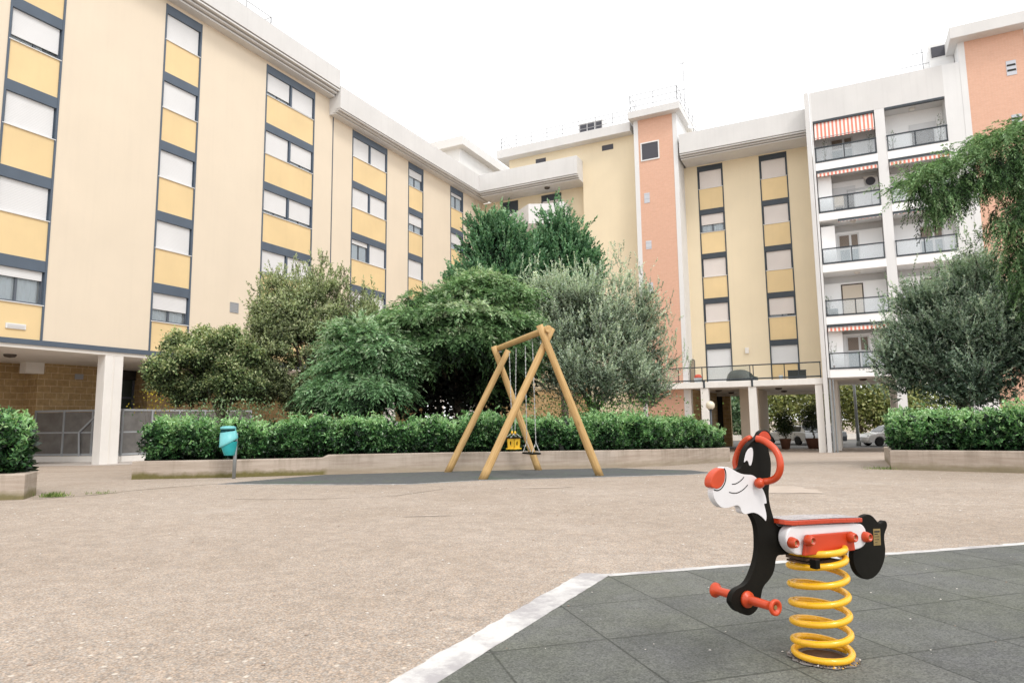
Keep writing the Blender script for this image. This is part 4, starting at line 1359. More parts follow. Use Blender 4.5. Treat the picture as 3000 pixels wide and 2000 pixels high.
loft(mb, [ring(bot_z, .001), ring(bot_z, .078, sh=.022), ring(bot_z + .012, .086, sh=.022), ring(bot_z + Hb * .28, .122, sh=.008), ring(bot_z + Hb * .47, .138)])
mb.build('bin_body', M['teal'], bn, smooth=True)
mb = MB()
n_ = 28; ang = np.linspace(0, 2 * math.pi, n_, endpoint=False)
led = [Hb * (.42 + .15 * math.cos(a - .5)) for a in ang]
up0 = [(bc[0] + math.cos(a) * .139, bc[1] + math.sin(a) * .139, bot_z + h) for a, h in zip(ang, led)]
up1 = [(bc[0] + math.cos(a) * .150, bc[1] + math.sin(a) * .150, bot_z + h + .012) for a, h in zip(ang, led)]
up2 = [(bc[0] + math.cos(a) * .142, bc[1] + math.sin(a) * .142, bot_z + h + .04) for a, h in zip(ang, led)]
mouth = [bot_z + Hb * (.80 + .035 * math.cos(a - .3)) for a in ang]
up3 = [(bc[0] - .012 + math.cos(a) * .128, bc[1] + math.sin(a) * .128, z) for a, z in zip(ang, mouth)]
up4 = [(bc[0] - .012 + math.cos(a) * .120, bc[1] + math.sin(a) * .120, z) for a, z in zip(ang, mouth)]
up5 = [(bc[0] - .012 + math.cos(a) * .115, bc[1] + math.sin(a) * .115, z - .12) for a, z in zip(ang, mouth)]
loft(mb, [up0, up1, up2, up3, up4, up5]); mb.build('bin_rim', M['teal_lt'], bn, smooth=True)
mb = MB()
bk_ = [a for a in np.linspace(math.radians(-8), math.radians(188), 20)]
loft(mb, [[(bc[0] - .012 + math.cos(a) * r, bc[1] + math.sin(a) * r, z) for a in bk_] for r, z in ((.127, bot_z + Hb * .76), (.121, top_z - .03), (.113, top_z - .03), (.118, bot_z + Hb * .76))], False)
mb.build('hood_wall', M['teal_lt'], bn, smooth=True)
mb = MB()
loft(mb, [ring(top_z - .055, .118, sh=-.014), ring(top_z - .045, .128, sh=-.014), ring(top_z - .02, .124, sh=-.014), ring(top_z - .004, .09, sh=-.012), ring(top_z, .001, sh=-.012)])
mb.build('bin_hood', M['teal_lt'], bn, smooth=True)
mb = MB(); mb.lathe([(.001, 0), (.112, 0), (.112, .01), (.001, .012)], (bc[0] - .012, bc[1], bot_z + Hb * .70), 20); mb.build('bin_liner', M['dark'], bn)

# ------------------------------------------------------------------ spring rider
rb = onG(2412, 1934); rb = np.array([rb[0], rb[1], gz(rb[0], rb[1]) + .008])
YAW = math.radians(62)
ra = np.array([math.sin(YAW), math.cos(YAW), 0]); rn = np.array([-math.cos(YAW), math.sin(YAW), 0])   # along the body, away from the viewer
rc = rb @ rn
def pl(px, py, off=0.0): return onPlane(px, py, rn, rc - off)          # off metres towards the viewer
def zz(ox, oy, s): return lambda x, y: (ox + x / s, oy + y / s)
ZA, ZB, ZC = zz(2050, 1240, 5.2267), zz(2080, 1480, 4.6133), zz(2260, 1490, 6.5333)
def smooth_poly(P, it=2):
    P = [np.array(p, float) for p in P]
    for _ in range(it):
        Q = []
        for i in range(len(P)):
            a, c = P[i], P[(i + 1) % len(P)]
            Q += [a * .75 + c * .25, a * .25 + c * .75]
        P = Q
    return P
rider = thing('spring_rider', 'black and white animal spring rider with red nose and handles on a yellow coil spring', 'spring rider', tuple(rb))
T2 = .0095
def plate(name, pts, off0, off1, m, parent, it=2, bev=.003, near=True):
    """outline given on the photograph for the face nearest the viewer (off1)"""
    P = smooth_poly([pl(*p, off1) for p in pts], it)
    mb = MB(); mb.slab(P, 0, off1 - off0, rn)
    return mb.build(name, m, parent, bevel=bev, seg=2, angle=50)
head = [ZA(*p) for p in ((905, 190), (925, 140), (960, 108), (1005, 98), (1055, 120), (1095, 170), (1115, 225), (1110, 262), (1070, 300), (1045, 370), (1060, 440), (1085, 540), (1093, 650), (1085, 800), (1066, 930), (1056, 1050), (1060, 1150), (1078, 1260), (1102, 1350), (1128, 1440), (1150, 1540))]
low = [ZB(*p) for p in ((868, 190), (885, 250), (930, 285), (1010, 300), (1100, 330), (1130, 480), (1100, 650), (1000, 665), (930, 668), (905, 690), (888, 740), (882, 800), (868, 880), (838, 950), (788, 1020), (732, 1080), (705, 1140), (692, 1230), (675, 1300), (655, 1375), (615, 1432), (565, 1472), (515, 1486), (468, 1476), (438, 1452), (390, 1442), (348, 1412), (322, 1375), (300, 1345), (283, 1310), (290, 1250), (310, 1195), (345, 1145), (400, 1112), (460, 1088), (520, 1030), (575, 920), (620, 780), (645, 660), (652, 560), (650, 420), (640, 300), (610, 200), (560, 120))]
front = [ZA(*p) for p in ((780, 1330), (700, 1200), (600, 1050), (500, 850), (520, 740), (560, 705), (625, 690), (648, 650), (655, 590), (668, 520), (692, 440), (725, 365), (785, 290), (860, 235))]
body = plate('body_panel', head + low + front, -T2, T2, M['black'], rider)
muz = [ZA(*p) for p in ((352, 672), (400, 662), (440, 668), (500, 695), (560, 735), (640, 772), (720, 782), (800, 785), (850, 812), (895, 860), (940, 960), (985, 1040), (1015, 1130), (1026, 1215), (1022, 1224), (985, 1224), (990, 1250), (1012, 1330), (1026, 1420), (1018, 1490), (1010, 1490), (965, 1435), (905, 1390), (840, 1362), (780, 1366), (715, 1388), (672, 1380), (640, 1350), (632, 1300), (606, 1262), (570, 1248), (520, 1262), (460, 1283), (380, 1295), (320, 1275), (270, 1225), (235, 1170), (212, 1110), (205, 1040), (225, 960), (300, 800))]
plate('muzzle', muz, -T2 - .0025, T2 + .0025, M['plastwhite'], rider, 2)
nose = [ZA(*p) for p in ((172, 880), (182, 840), (205, 795), (245, 740), (300, 698), (352, 680), (378, 690), (392, 740), (395, 810), (385, 880), (360, 940), (320, 985), (270, 1004), (222, 992), (182, 975), (170, 930))]
plate('nose', nose, -T2 - .0050, T2 + .0050, M['red'], rider, 2)
def stroke(name, pts, off, w_, m, parent, sub=6):
    P = [pl(*p, off) for p in pts]
    # smooth the stroke
    Q = []
    for i in range(len(P) - 1):
        p0, p1, p2, p3 = P[max(i - 1, 0)], P[i], P[i + 1], P[min(i + 2, len(P) - 1)]
        for j in range(sub):
            t_ = j / sub
            Q.append(.5 * ((2 * p1) + (p2 - p0) * t_ + (2 * p0 - 5 * p1 + 4 * p2 - p3) * t_ ** 2 + (3 * p1 - p0 - 3 * p2 + p3) * t_ ** 3))
    Q.append(P[-1])
    mb = MB(); mb.tube(Q, w_, 8)
    return mb.build(name, m, parent, smooth=True)
for pts in (((492, 928), (545, 922), (600, 893), (645, 855), (675, 818)), ((448, 1050), (510, 1064), (585, 1056), (665, 1010), (732, 940))):
    stroke('whisker_mark', [ZA(*p) for p in pts], T2 + .0022, .0016, M['black'], rider)
stroke('nose_outline', [ZA(*p) for p in ((372, 684), (394, 730), (401, 810), (390, 890), (360, 956), (318, 1004), (268, 1024), (216, 1010))], T2 + .0030, .0016, M['black'], rider)
eye = [ZA(*p) for p in ((785, 362), (808, 375), (820, 430), (816, 520), (803, 590), (785, 645), (760, 645), (752, 610), (742, 580), (722, 562), (700, 578), (684, 600), (680, 575), (692, 520), (706, 460), (735, 400))]
plate('eye', eye, T2 - .002, T2 + .0012, M['plastwhite'], rider, 2, .0006)
plate('ear_inner', [ZA(*p) for p in ((908, 182), (935, 140), (965, 120), (1005, 116), (1050, 140), (1082, 195), (1092, 245), (1075, 250), (1010, 215), (950, 195))], T2 - .002, T2 + .0014, M['redflat'], rider, 2, .0006)
# handles: bent tubes from ear to cheek, one each side
hp = ((870, 232, .004), (930, 242, .016), (1000, 272, .030), (1075, 325, .046), (1145, 392, .060), (1200, 480, .072), (1228, 570, .079), (1234, 650, .081), (1222, 735, .077), (1185, 810, .068), (1130, 855, .054), (1065, 878, .040), (1000, 888, .028), (940, 898, .012))
HP = [np.array(pl(*ZA(x, y), T2 + o)) for x, y, o in hp]
def mirror(p): return p - 2 * ((p @ rn) - rc) * rn
def fine_path(P, sub=5):
    Q = []
    for i in range(len(P) - 1):
        p0, p1, p2, p3 = P[max(i - 1, 0)], P[i], P[i + 1], P[min(i + 2, len(P) - 1)]
        for j in range(sub):
            t_ = j / sub
            Q.append(.5 * ((2 * p1) + (p2 - p0) * t_ + (2 * p0 - 5 * p1 + 4 * p2 - p3) * t_ ** 2 + (3 * p1 - p0 - 3 * p2 + p3) * t_ ** 3))
    return Q + [P[-1]]
ball = np.array(pl(*ZA(915, 912), T2 + .016))
for fn in (lambda p: p, mirror):
    mb = MB(); mb.tube([fn(p) for p in fine_path(HP)], .0107, 14)
    h = mb.build('handle', M['red'], rider, smooth=True)
    mb = MB(); q = fn(ball)
    mb.lathe([(.0001, -.0165)] + [(.0165 * math.cos(a), .0165 * math.sin(a)) for a in np.linspace(-1.4, 1.4, 9)] + [(.0001, .0165)], q, 18)
    mb.build('handle_knob', M['red'], h, smooth=True)
# foot pegs
def axis_frame(d):
    d = unit(np.array(d, float)); x = unit(np.cross(d, (0, 0, 1.0))); y = np.cross(d, x)
    return np.stack([x, y, d], 1)
pc = np.array(pl(*ZB(492, 1262), T2))
for sg in (-1, 1):
    d = rn * sg
    q = pc if sg < 0 else mirror(pc)
    Fm = axis_frame(d)
    mb = MB(); mb.lathe([(.0001, 0), (.0245, 0), (.0255, .004), (.024, .010), (.015, .013), (.0138, .020), (.0128, .085), (.014, .094), (.021, .102), (.0235, .106), (.0235, .112), (.020, .114), (.013, .113), (.011, .106), (.0001, .106)], q, 22, Fm)
    pg = mb.build('foot_peg', M['red'], rider, smooth=True)
    mb = MB(); mb.lathe([(.0001, .1055), (.0068, .1055), (.0068, .110), (.0001, .110)], q, 6, Fm); mb.build('bolt', M['brass'], pg)
# white side blocks
wp = [ZC(*p) for p in ((420, 322), (900, 300), (1400, 282), (1690, 272), (1760, 312), (1810, 395), (1832, 510), (1822, 620), (1785, 700), (1720, 750), (1620, 782), (1200, 822), (800, 862), (560, 886), (470, 872), (385, 812), (315, 712), (280, 580), (295, 460), (345, 370))]
P = smooth_poly([pl(*p, .046) for p in wp], 2)
for sg in (1, -1):
    mb = MB(); mb.slab([p if sg > 0 else mirror(p) for p in P], 0, .033, rn * sg)
    mb.build('side_block', M['plastwhite'], rider, bevel=.004)
# red brackets with capped bolts
rp = [ZC(*p) for p in ((690, 506), (1565, 432), (1612, 792), (640, 902))]
P = [np.array(pl(*p, .060)) for p in rp]
for sg in (1, -1):
    mb = MB(); mb.slab([p if sg > 0 else mirror(p) for p in P], 0, .0125, rn * sg)
    mb.build('bracket', M['redflat'], rider, bevel=.003)
    for (x, y, o) in ((375, 640, .046), (1780, 530, .046), (690, 600, .060), (1500, 535, .060)):
        q = np.array(pl(*ZC(x, y), o)); q = q if sg > 0 else mirror(q)
        Fm = axis_frame(rn * -sg)
        mb = MB(); mb.lathe([(.0001, -.001), (.0178, -.001), (.0178, .004), (.0162, .012), (.0140, .020), (.0118, .023), (.0096, .0225), (.0088, .013), (.0001, .013)], q, 20, Fm)
        cp = mb.build('bolt_cap', M['red'], rider, smooth=True)
        mb = MB(); mb.lathe([(.0001, .0125), (.0058, .0125), (.0058, .0168), (.0001, .0168)], q, 6, Fm); mb.build('bolt', M['brass'], cp)
# tail panel with its maker's plate
tail = [ZC(*p) for p in ((1640, 330), (1700, 220), (1740, 152), (1800, 116), (1868, 100), (1935, 128), (1990, 188), (2040, 250), (2090, 278), (2132, 252), (2168, 218), (2206, 236), (2226, 300), (2215, 365), (2182, 440), (2165, 520), (2172, 640), (2190, 760), (2184, 900), (2150, 1050), (2080, 1200), (1990, 1300), (1885, 1352), (1800, 1350), (1712, 1300), (1640, 1220), (1598, 1120), (1570, 1000), (1562, 900), (1575, 800), (1600, 700), (1610, 500))]
plate('tail_panel', tail, -T2, T2, M['black'], rider)
lab = [ZC(*p) for p in ((1948, 382), (2082, 376), (2096, 690), (1962, 702))]
P = [np.array(pl(*p, T2 + .0012)) for p in lab]
mb = MB(); mb.slab(P, 0, .002, rn); lp = mb.build('maker_plate', M['brass'], rider)
mb = MB()
for k, (a, c_, hgt) in enumerate(((.12, .88, .10), (.15, .6, .055), (.15, .8, .03), (.15, .75, .03), (.15, .5, .03))):
    y0_ = .12 + k * .17
    cor = lambda u_, v_: (P[0] * (1 - u_) + P[1] * u_) * (1 - v_) + (P[3] * (1 - u_) + P[2] * u_) * v_
    mb.slab([cor(a, y0_), cor(c_, y0_), cor(c_, y0_ + hgt), cor(a, y0_ + hgt)], -.0008, .0004, rn)
mb.build('engraving', M['dark'], lp)
# seat: thin dished board
sp = [(62, 226), (150, 240), (250, 258), (420, 274), (600, 264), (900, 246), (1200, 230), (1500, 222), (1745, 214)]
ofs = [.012, .028, .042, .054, .057, .058, .058, .056, .052]
top = [np.array(pl(*ZC(*p), o)) for p, o in zip(sp, ofs)]
mb = MB()
for i, (p, o) in enumerate(zip(top, ofs)):
    for (q_, dz) in ((0, -.0072), (0, .0072), (2 * o, .0072), (2 * o, -.0072)):
        mb.v.append(tuple(p + rn * q_ + np.array([0, 0, dz])))
for i in range(len(top) - 1):
    for k in range(4):
        mb.f.append([i * 4 + k, i * 4 + (k + 1) % 4, (i + 1) * 4 + (k + 1) % 4, (i + 1) * 4 + k]); mb.m.append(0)
mb.f += [[0, 1, 2, 3], [(len(top) - 1) * 4 + k for k in (3, 2, 1, 0)]]; mb.m += [0, 0]
mb.build('seat', M['seatred'], rider, bevel=.004, angle=60)
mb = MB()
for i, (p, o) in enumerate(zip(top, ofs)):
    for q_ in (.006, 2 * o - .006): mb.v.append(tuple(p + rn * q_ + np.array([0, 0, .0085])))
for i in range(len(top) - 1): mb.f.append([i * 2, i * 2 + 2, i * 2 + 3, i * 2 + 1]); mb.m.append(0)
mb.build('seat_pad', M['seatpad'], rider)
# underside carrier, clamp and spring
sc_ = np.array([rb[0], rb[1], 0])
zt = pl(*ZC(1000, 900), 0)[2]
mb = MB(); P = [sc_ + ra * a + rn * o + np.array([0, 0, zt + .008]) for a, o in ((-.10, -.04), (.10, -.04), (.10, .04), (-.10, .04))]
mb.slab(P, -.004, .004, (0, 0, 1.0)); mb.build('carrier_plate', M['rust'], rider)
R_ = .0865
def coil(u):
    """u in turns"""
    if u < 0: z = .017
    elif u < 5.2: z = .017 + .0590 * u
    else: z = .017 + .0590 * 5.2 + .030 * (u - 5.2)
    a = 2 * math.pi * u - math.radians(35) - AZc
    return sc_ + np.array([R_ * math.cos(a), R_ * math.sin(a), z + rb[2]])
AZc = math.radians(25)
ztop = zt - .012 - rb[2]
mb = MB(); mb.tube([coil(u) for u in np.linspace(-.8, 6.12, 320)], .0108, 14)
mb.build('spring', M['yel'], rider, smooth=True)
cl = np.array(pl(*ZC(832, 1050), .088))
mb = MB(); P = [cl + ra * a + np.array([0, 0, z]) for a, z in ((-.010, -.014), (.010, -.014), (.010, .014), (-.010, .014))]
mb.slab(P, -.012, .012, rn); mb.build('clamp', M['black'], rider, bevel=.002)
mb = MB(); P = [sc_ + ra * a + rn * o + np.array([0, 0, zt - .004]) for a, o in ((-.085, -.05), (.05, -.055), (.05, .06), (-.085, .05))]
mb.slab(P, -.006, .0, (0, 0, 1.0)); mb.build('spring_plate', M['rust'], rider)
mb = MB(); mb.lathe([(.0001, .004), (.070, .004), (.076, -.002), (.084, -.02)], (sc_[0], sc_[1], rb[2]), 26); mb.build('base_plate', M['rust'], rider, smooth=True)
M['collar'] = mat('mortar_collar', (.22, .21, .21), .9, .25, 20, .3, 80)
o = sheet('screed_patch', [(sc_[0] + math.cos(a) * .106 * random.uniform(.92, 1.1), sc_[1] + math.sin(a) * .106 * random.uniform(.93, 1.08)) for a in np.linspace(0, 6.28, 30, endpoint=False)], .011, M['collar'])
# grit gathered round the foot of the spring, yellow paint flakes
n_ = 360
a = RNG.uniform(0, 6.28, n_); r = RNG.uniform(.084, .112, n_)
mb = MB()
for i in range(n_):
    if math.sin(a[i]) > .5 and random.random() < .6: continue
    s_ = random.uniform(.0018, .0052); c = (sc_[0] + math.cos(a[i]) * r[i], sc_[1] + math.sin(a[i]) * r[i], rb[2] + .004)
    mb.mi = 0 if random.random() < .62 else (1 if random.random() < .6 else 2)
    if -1.1 < a[i] - 5.5 < .5 and random.random() < .5: mb.mi = 3
    q = [np.array(c) + np.array([random.uniform(-1, 1), random.uniform(-1, 1), random.uniform(-.3, 1)]) * s_ for _ in range(4)]
    mb.add(q, [(0, 1, 2), (0, 2, 3), (0, 3, 1), (1, 3, 2)], True)
M['grit_dark'] = mat('dark_grit', (.05, .038, .028), .95); M['grit_mid'] = mat('brown_grit', (.30, .22, .17), .95); M['grit_pale'] = mat('pale_grit', (.62, .58, .53), .9)
tag(mb.build('grit', [M['grit_dark'], M['grit_mid'], M['grit_pale'], M['yel']]), 'grit and paint flakes gathered round the foot of the yellow spring', 'grit', None, 'stuff')
# scattered pale pebbles, leaf scraps on the paving
n_ = 420
mb = MB()
for i in range(n_):
    y = random.uniform(2.3, 11); x = random.uniform(-.75, .75) * y
    s_ = random.uniform(.003, .009) * (1 + y * .05); z = gz(x, y) + .002
    inside = (np.array([x, y]) - Mc) @ np.array([-dirR[1], dirR[0]]) < 0 and x > -.2
    if inside: z += .008; s_ *= .6
    mb.mi = 0 if random.random() < .72 else 1
    an = random.uniform(0, 6.28)
    q = [(x + math.cos(an + k * 1.2566) * s_ * random.uniform(.6, 1.3), y + math.sin(an + k * 1.2566) * s_ * .7, z) for k in range(5)] + [(x, y, z + s_ * .5)]
    mb.add(q, [(0, 1, 5), (1, 2, 5), (2, 3, 5), (3, 4, 5), (4, 0, 5)], True)
tag(mb.build('litter', [M['grit_pale'], M['grit_mid']]), 'tiny pale pebbles and leaf scraps scattered over the paving', 'pebbles', None, 'stuff')

# ------------------------------------------------------------------ buildings
def frL(w0): return lambda a, d, z: Pb(a, w0 + d, z)          # facade running in depth (left houses); d = out of the wall
def frR(u0): return lambda a, d, z: Pb(u0 - d, a, z)          # facade facing the camera


def cornice(root, fr, a0, a1, d, zt, zb, zs, back=.6, nb=3):
    """plain parapet above stepped bands that fall back to the wall"""
    b = MB(fr); b.prism([(d, zb), (d, zt), (-back, zt), (-back, zb)], a0, a1)
    b.build('parapet', M['concrete'], root, bevel=.015)
    b = MB(fr)
    hb = (zb - zs) / nb; st = min(.16, (d - .15) / nb)
    prof = [(-back + .02, zb - .001), (d - .26, zb - .001)]
    for k in range(nb):
        dk = d - .04 - st * k
        g_ = hb * .36
        prof += [(dk - .22, zb - hb * k - g_), (dk, zb - hb * k - g_ - .004), (dk, zb - hb * (k + 1)), (dk - st - .18, zb - hb * (k + 1))]
    prof += [(d - .04 - st * nb - .18, zs), (-back + .02, zs)]
    b.prism(prof, a0 + .003, a1 - .003)
    b.build('cornice', M['concrete'], root)


def column(root, fr, a0, a1, T, bottom, states, kinds=None, double=False, lint=.40, op=1.55, shut='shutter', ms='metal', step_last=None):
    """one vertical strip of windows: metal lintel, window and coloured spandrel per storey"""
    b = MB(fr)
    for a in (a0, a1 - .07): b.box(a, a + .07, -.16, .025, bottom, T[0])
    b.build('jamb', M[ms], root)
    for k, t in enumerate(T):
        b = MB(fr); b.box(a0 + .07, a1 - .07, -.14, .02, t - lint, t)
        b.build('lintel', M[ms], root, bevel=.01)
        nxt = T[k + 1] if k + 1 < len(T) else bottom
        zb = t - op
        b = MB(fr); b.box(a0 + .07, a1 - .07, -.14, -.015, nxt, zb - .03)
        b.build('spandrel_panel', M['yellow'], root)
        b = MB(fr); b.box(a0 + .03, a1 - .03, -.16, .03, zb - .03, zb)
        b.build('sill', M['white'], root)
        st = states[k]
        if not isinstance(st, tuple): st = (st,)
        n = 2 if double else 1
        if len(st) < n: st = st * n
        mid = (a0 + a1) / 2
        spans = [(a0 + .07, a1 - .07)] if n == 1 else [(a0 + .07, mid - .05), (mid + .05, a1 - .07)]
        if n == 2:
            b = MB(fr); b.box(mid - .05, mid + .05, -.16, .0, zb, t - lint); b.build('mullion', M[ms], root)
        for (p0, p1), s in zip(spans, st):
            z1 = t - lint
            zs = zb + (z1 - zb) * s
            b = MB(fr)
            b.box(p0, p0 + .05, -.22, -.10, zb, z1); b.box(p1 - .05, p1, -.22, -.10, zb, z1)
            b.box(p0 + .05, p1 - .05, -.22, -.10, z1 - .05, z1)
            if s > .02:
                b.box(p0 + .05, p1 - .05, -.22, -.10, zb, zb + .06)
                if s > .1:
                    c = (p0 + p1) / 2; b.box(c - .035, c + .035, -.215, -.115, zb + .06, z1)
            w_ = b.build('window', M['frame' if s > .02 else ms], root)
            b = MB(fr); b.box(p0 + .052, p1 - .052, -.095, -.065, zs + .012, z1 - .001)
            b.build('shutter', M[shut], w_)
            if s > .02:
                b = MB(fr); b.box(p0 + .051, p1 - .051, -.175, -.165, zb + .061, zs + .1); b.build('pane', M['pane'], w_)
                b = MB(fr); b.box(p0 + .01, p1 - .01, -.60, -.58, zb + .01, z1 - .01); b.build('room_back', M['dark'], w_)
                # a folded net curtain behind the glass
                b = MB(fr); q = []
                cw = .97 if s > .3 else .7
                L = (p1 - p0 - .12) * cw; o0 = p0 + .06
                nn = 26
                for j in range(nn):
                    q.append((o0 + L * j / (nn - 1), -.215 + .02 * math.sin(j * 1.9)))
                b.add([(x, d, zb + .02) for x, d in q] + [(x, d, z1) for x, d in q], [(j, j + 1, nn + j + 1, nn + j) for j in range(nn - 1)])
                b.build('curtain', M['curtain'], w_)


# --- left house, tall part
WL = -24.7
B1 = thing('apartment_building', 'tall cream apartment house on the left with yellow window columns, standing on white pillars', 'building', Pb(15, WL, -1.42))
f = frL(WL)
T1 = [17.68 - 2.99 * k for k in range(5)]
ZS1 = 2.80
cols = [(4.2, 6.0), (11.25, 13.0), (16.9, 18.66), (22.34, 25.68)]
b = MB(f)
a = 0.0
for c0, c1 in cols + [(27.13, 27.13)]:
    b.box(a, c0, -.72, 0, ZS1 + .16, 17.9); a = c1
b.box(0, 27.13, -12, -.721, ZS1 + .01, 17.9)
for c0, c1 in cols: b.box(c0, c1, -.72, 0.0, T1[0], 17.9)
b.build('wall', M['cream'], B1)
column(B1, f, 4.2, 6.0, T1, ZS1 + .16, [0, 0, 0, 0, 0])
column(B1, f, 11.25, 13.0, T1, ZS1 + .16, [0, .16, 0, 0, .72])
column(B1, f, 16.9, 18.66, T1, ZS1 + .16, [0, 0, 0, 0, .42])
column(B1, f, 22.34, 25.68, T1, ZS1 + .16, [(.17, .06), (.04, .15), (.13, .14), (.1, .04), (0, 0)], double=True)
cornice(B1, f, 0, 26.75, .80, 19.27, 18.22, 17.84)
b = MB(f); b.box(0, 27.13, -.02, .03, ZS1 - .02, ZS1 + .155); b.build('fascia', M['metal'], B1)
b = MB(f); b.box(0, 44, -12, -.03, ZS1 - .15, ZS1); b.build('soffit', M['soffit'], B1)
b = MB(f); b.box(27.09, 27.15, -.02, .022, ZS1 + .16, 17.85); b.build('expansion_joint', M['frame'], B1)
b = MB(f); b.box(20.74, 21.12, -.02, .02, 5.08, 5.46); v = b.build('vent', M['vent'], B1)
b = MB(f)
b.box(20.70, 21.16, 0, .03, 5.46, 5.50); b.box(20.70, 21.16, 0, .03, 5.04, 5.08); b.box(20.70, 20.74, 0, .03, 5.08, 5.46); b.box(21.12, 21.16, 0, .03, 5.08, 5.46)
b.build('vent_frame', M['vent'], v)
b = MB(f); b.box(11.85, 12.46, -.02, .03, 3.26, 3.44); v = b.build('vent_plate', M['white'], B1, bevel=.01)
b = MB(f); b.box(11.90, 12.41, .03, .038, 3.30, 3.40); b.build('vent_slots', slat_mat('pale_slots', (.62, .61, .60), .05), v)


def pillar(root, U0, U1, W0, W1, z0, z1, m='pillar'):
    b = MB(Pb); b.box(U0, U1, W0, W1, z0, z1)
    # shallow groove down the middle of each face
    return b.build('pillar', M[m], root, bevel=.02)


pillar(B1, 15.25, 15.95, -25.22, -24.74, -1.46, ZS1 - .14)
b = MB(Pb); b.box(15.55, 15.60, -24.745, -24.725, -1.4, ZS1 - .16); b.build('pillar_groove', M['soffit'], B1)
for px in (950, 1146, 1291, 1345, 1392):
    u = onW(px, 1220, -24.9)[0]
    pillar(B1, u - .35, u + .35, -25.25, -24.85, -1.7, ZS1 - .14)
# ground floor: tuff block wall with the recessed dark entrance
b = MB(Pb)
b.box(15.72, 18.35, -34, -30.0, -1.6, ZS1 - .14); b.box(9, 15.72, -40, -31.0, -1.6, ZS1 - .14)
b.box(20.6, 44, -34, -30.0, -1.6, ZS1 - .14); b.box(18.35, 20.6, -34, -31.2, -1.6, ZS1 - .14)
b.build('block_wall', M['tuff'], B1)
b = MB(Pb); b.box(18.36, 20.59, -31.19, -31.05, -1.4, 2.2)
d_ = b.build('door', mat('dark_green_door', (.03, .045, .035), .35), B1)
b = MB(Pb)
for z in (1.30, .25, -.6): b.box(18.36, 20.59, -31.05, -30.98, z, z + .09)
for u in (18.36, 19.42, 20.50): b.box(u, u + .09, -31.05, -30.985, -1.4, 2.2)
b.build('door_frame', M['frame'], d_)
b = MB(Pb); b.box(18.36, 20.59, -31.19, -30.9, 2.21, ZS1 - .141); b.build('door_head', M['dark'], B1)
b = MB(Pb); b.box(15.2, 15.9, -30.35, -29.9, 2.2, ZS1 - .14); b.build('beam_end', M['soffit'], B1)
b = MB(Pb); b.box(17.2, 17.55, -30.02, -29.97, 2.05, 2.28); b.build('vent', M['vent'], B1)


def ceil_lamp(root, U, W, z, r=.16):
    c = Pb(U, W, z)
    b = MB(); b.lathe([(r, 0), (r, -.05), (r * .8, -.10), (.001, -.13)], c, 18)
    return b.build('ceiling_light', M['lightcap'], root, smooth=True)


ceil_lamp(B1, 13.29, -27.23, ZS1 - .15, .2)
# roof railing
def roof_rail(root, pts, z0, h, n_post, bars=(1.0, .66, .33), r=.026):
    b = MB()
    for p, q in zip(pts[:-1], pts[1:]):
        p, q = np.array(p), np.array(q)
        k = max(1, int(np.linalg.norm(q - p) / n_post))
        for i in range(k + 1):
            u = p + (q - p) * i / k
            b.tube([Pb(u[0], u[1], z0 - .25), Pb(u[0], u[1], z0 + h)], r, 6)
        for f_ in bars:
            b.tube([Pb(p[0], p[1], z0 + h * f_), Pb(q[0], q[1], z0 + h * f_)], r * .75, 6)
    return b.build('roof_railing', M['rail'], root)


roof_rail(B1, [(12, -24.9), (22.7, -24.9), (22.7, -30)], 19.4, 1.0, 1.5)

# --- left house, lower part
B2 = thing('apartment_building', 'lower cream apartment house continuing the left facade into the corner, behind the trees', 'building', Pb(35, WL, -1.42))
T2_ = [16.85 - 3.02 * k for k in range(5)]
cols = [(28.74, 31.98), (34.2, 35.9), (39.3, 41.05)]
b = MB(f); a = 27.135
for c0, c1 in cols + [(44.2, 44.2)]:
    b.box(a, c0, -.72, 0, ZS1 + .01, 16.95); a = c1
b.box(27.135, 44.2, -12, -.721, ZS1 + .01, 16.95)
for c0, c1 in cols: b.box(c0, c1, -.72, 0, T2_[0], 16.95)
b.build('wall', M['cream'], B2)
column(B2, f, 28.74, 31.98, T2_, ZS1 + .01, [(0, 0), (0, 0), (.78, 0), (0, 0), (0, 0)], double=True)
column(B2, f, 34.2, 35.9, T2_, ZS1 + .01, [.58, .44, 0, 0, 0])
column(B2, f, 39.3, 41.05, T2_, ZS1 + .01, [.80, .38, .5, 0, 0])
cornice(B2, f, 26.80, 44.1, .80, 18.42, 17.14, 16.90)
b = MB(f); b.box(27.13, 44.2, -.02, .03, ZS1 - .02, ZS1 + .0095); b.build('fascia', M['metal'], B2)
# roof structure behind the parapet
b = MB(Pb); b.box(44.8, 56, -36, -27.2, 17, 22.2); b.build('roof_room', M['white'], B2)
b = MB(Pb); b.box(44.2, 56.5, -36.5, -26.6, 22.2, 22.95); b.build('roof_slab', M['concrete'], B2, bevel=.03)

# --- wing across the back with the orange stair tower
B3 = thing('apartment_building', 'yellow apartment house across the back of the courtyard with an orange brick stair tower', 'building', Pb(44, -9, -1.9))
UR = 44.0
f = frR(UR)
b = MB(Pb)
b.box(44.0, 56, -24.7, -16.03, 2.2, 16.8)                  # recessed part behind the loggias
b.build('loggia_wall', M['cream_yellow'], B3)
b = MB(Pb)
b.box(43.2, 56, -16.03, -12.1, -2, 19.55)
b.box(43.2, 56, -21.9, -16.03, 17.5, 19.55)
b.build('wall', M['cream_yellow'], B3)
cornice(B3, frR(UR), -23.9, -16.03, 1.95, 18.40, 17.10, 16.80, back=.02)
b = MB(Pb); b.box(42.5, 56.5, -22.6, -12.28, 19.55, 20.22); b.build('roof_slab', M['concrete'], B3, bevel=.03)
roof_rail(B3, [(46, -22.3), (42.7, -22.3), (42.7, -12.3)], 20.2, .95, 1.25)
f2 = frR(43.2)
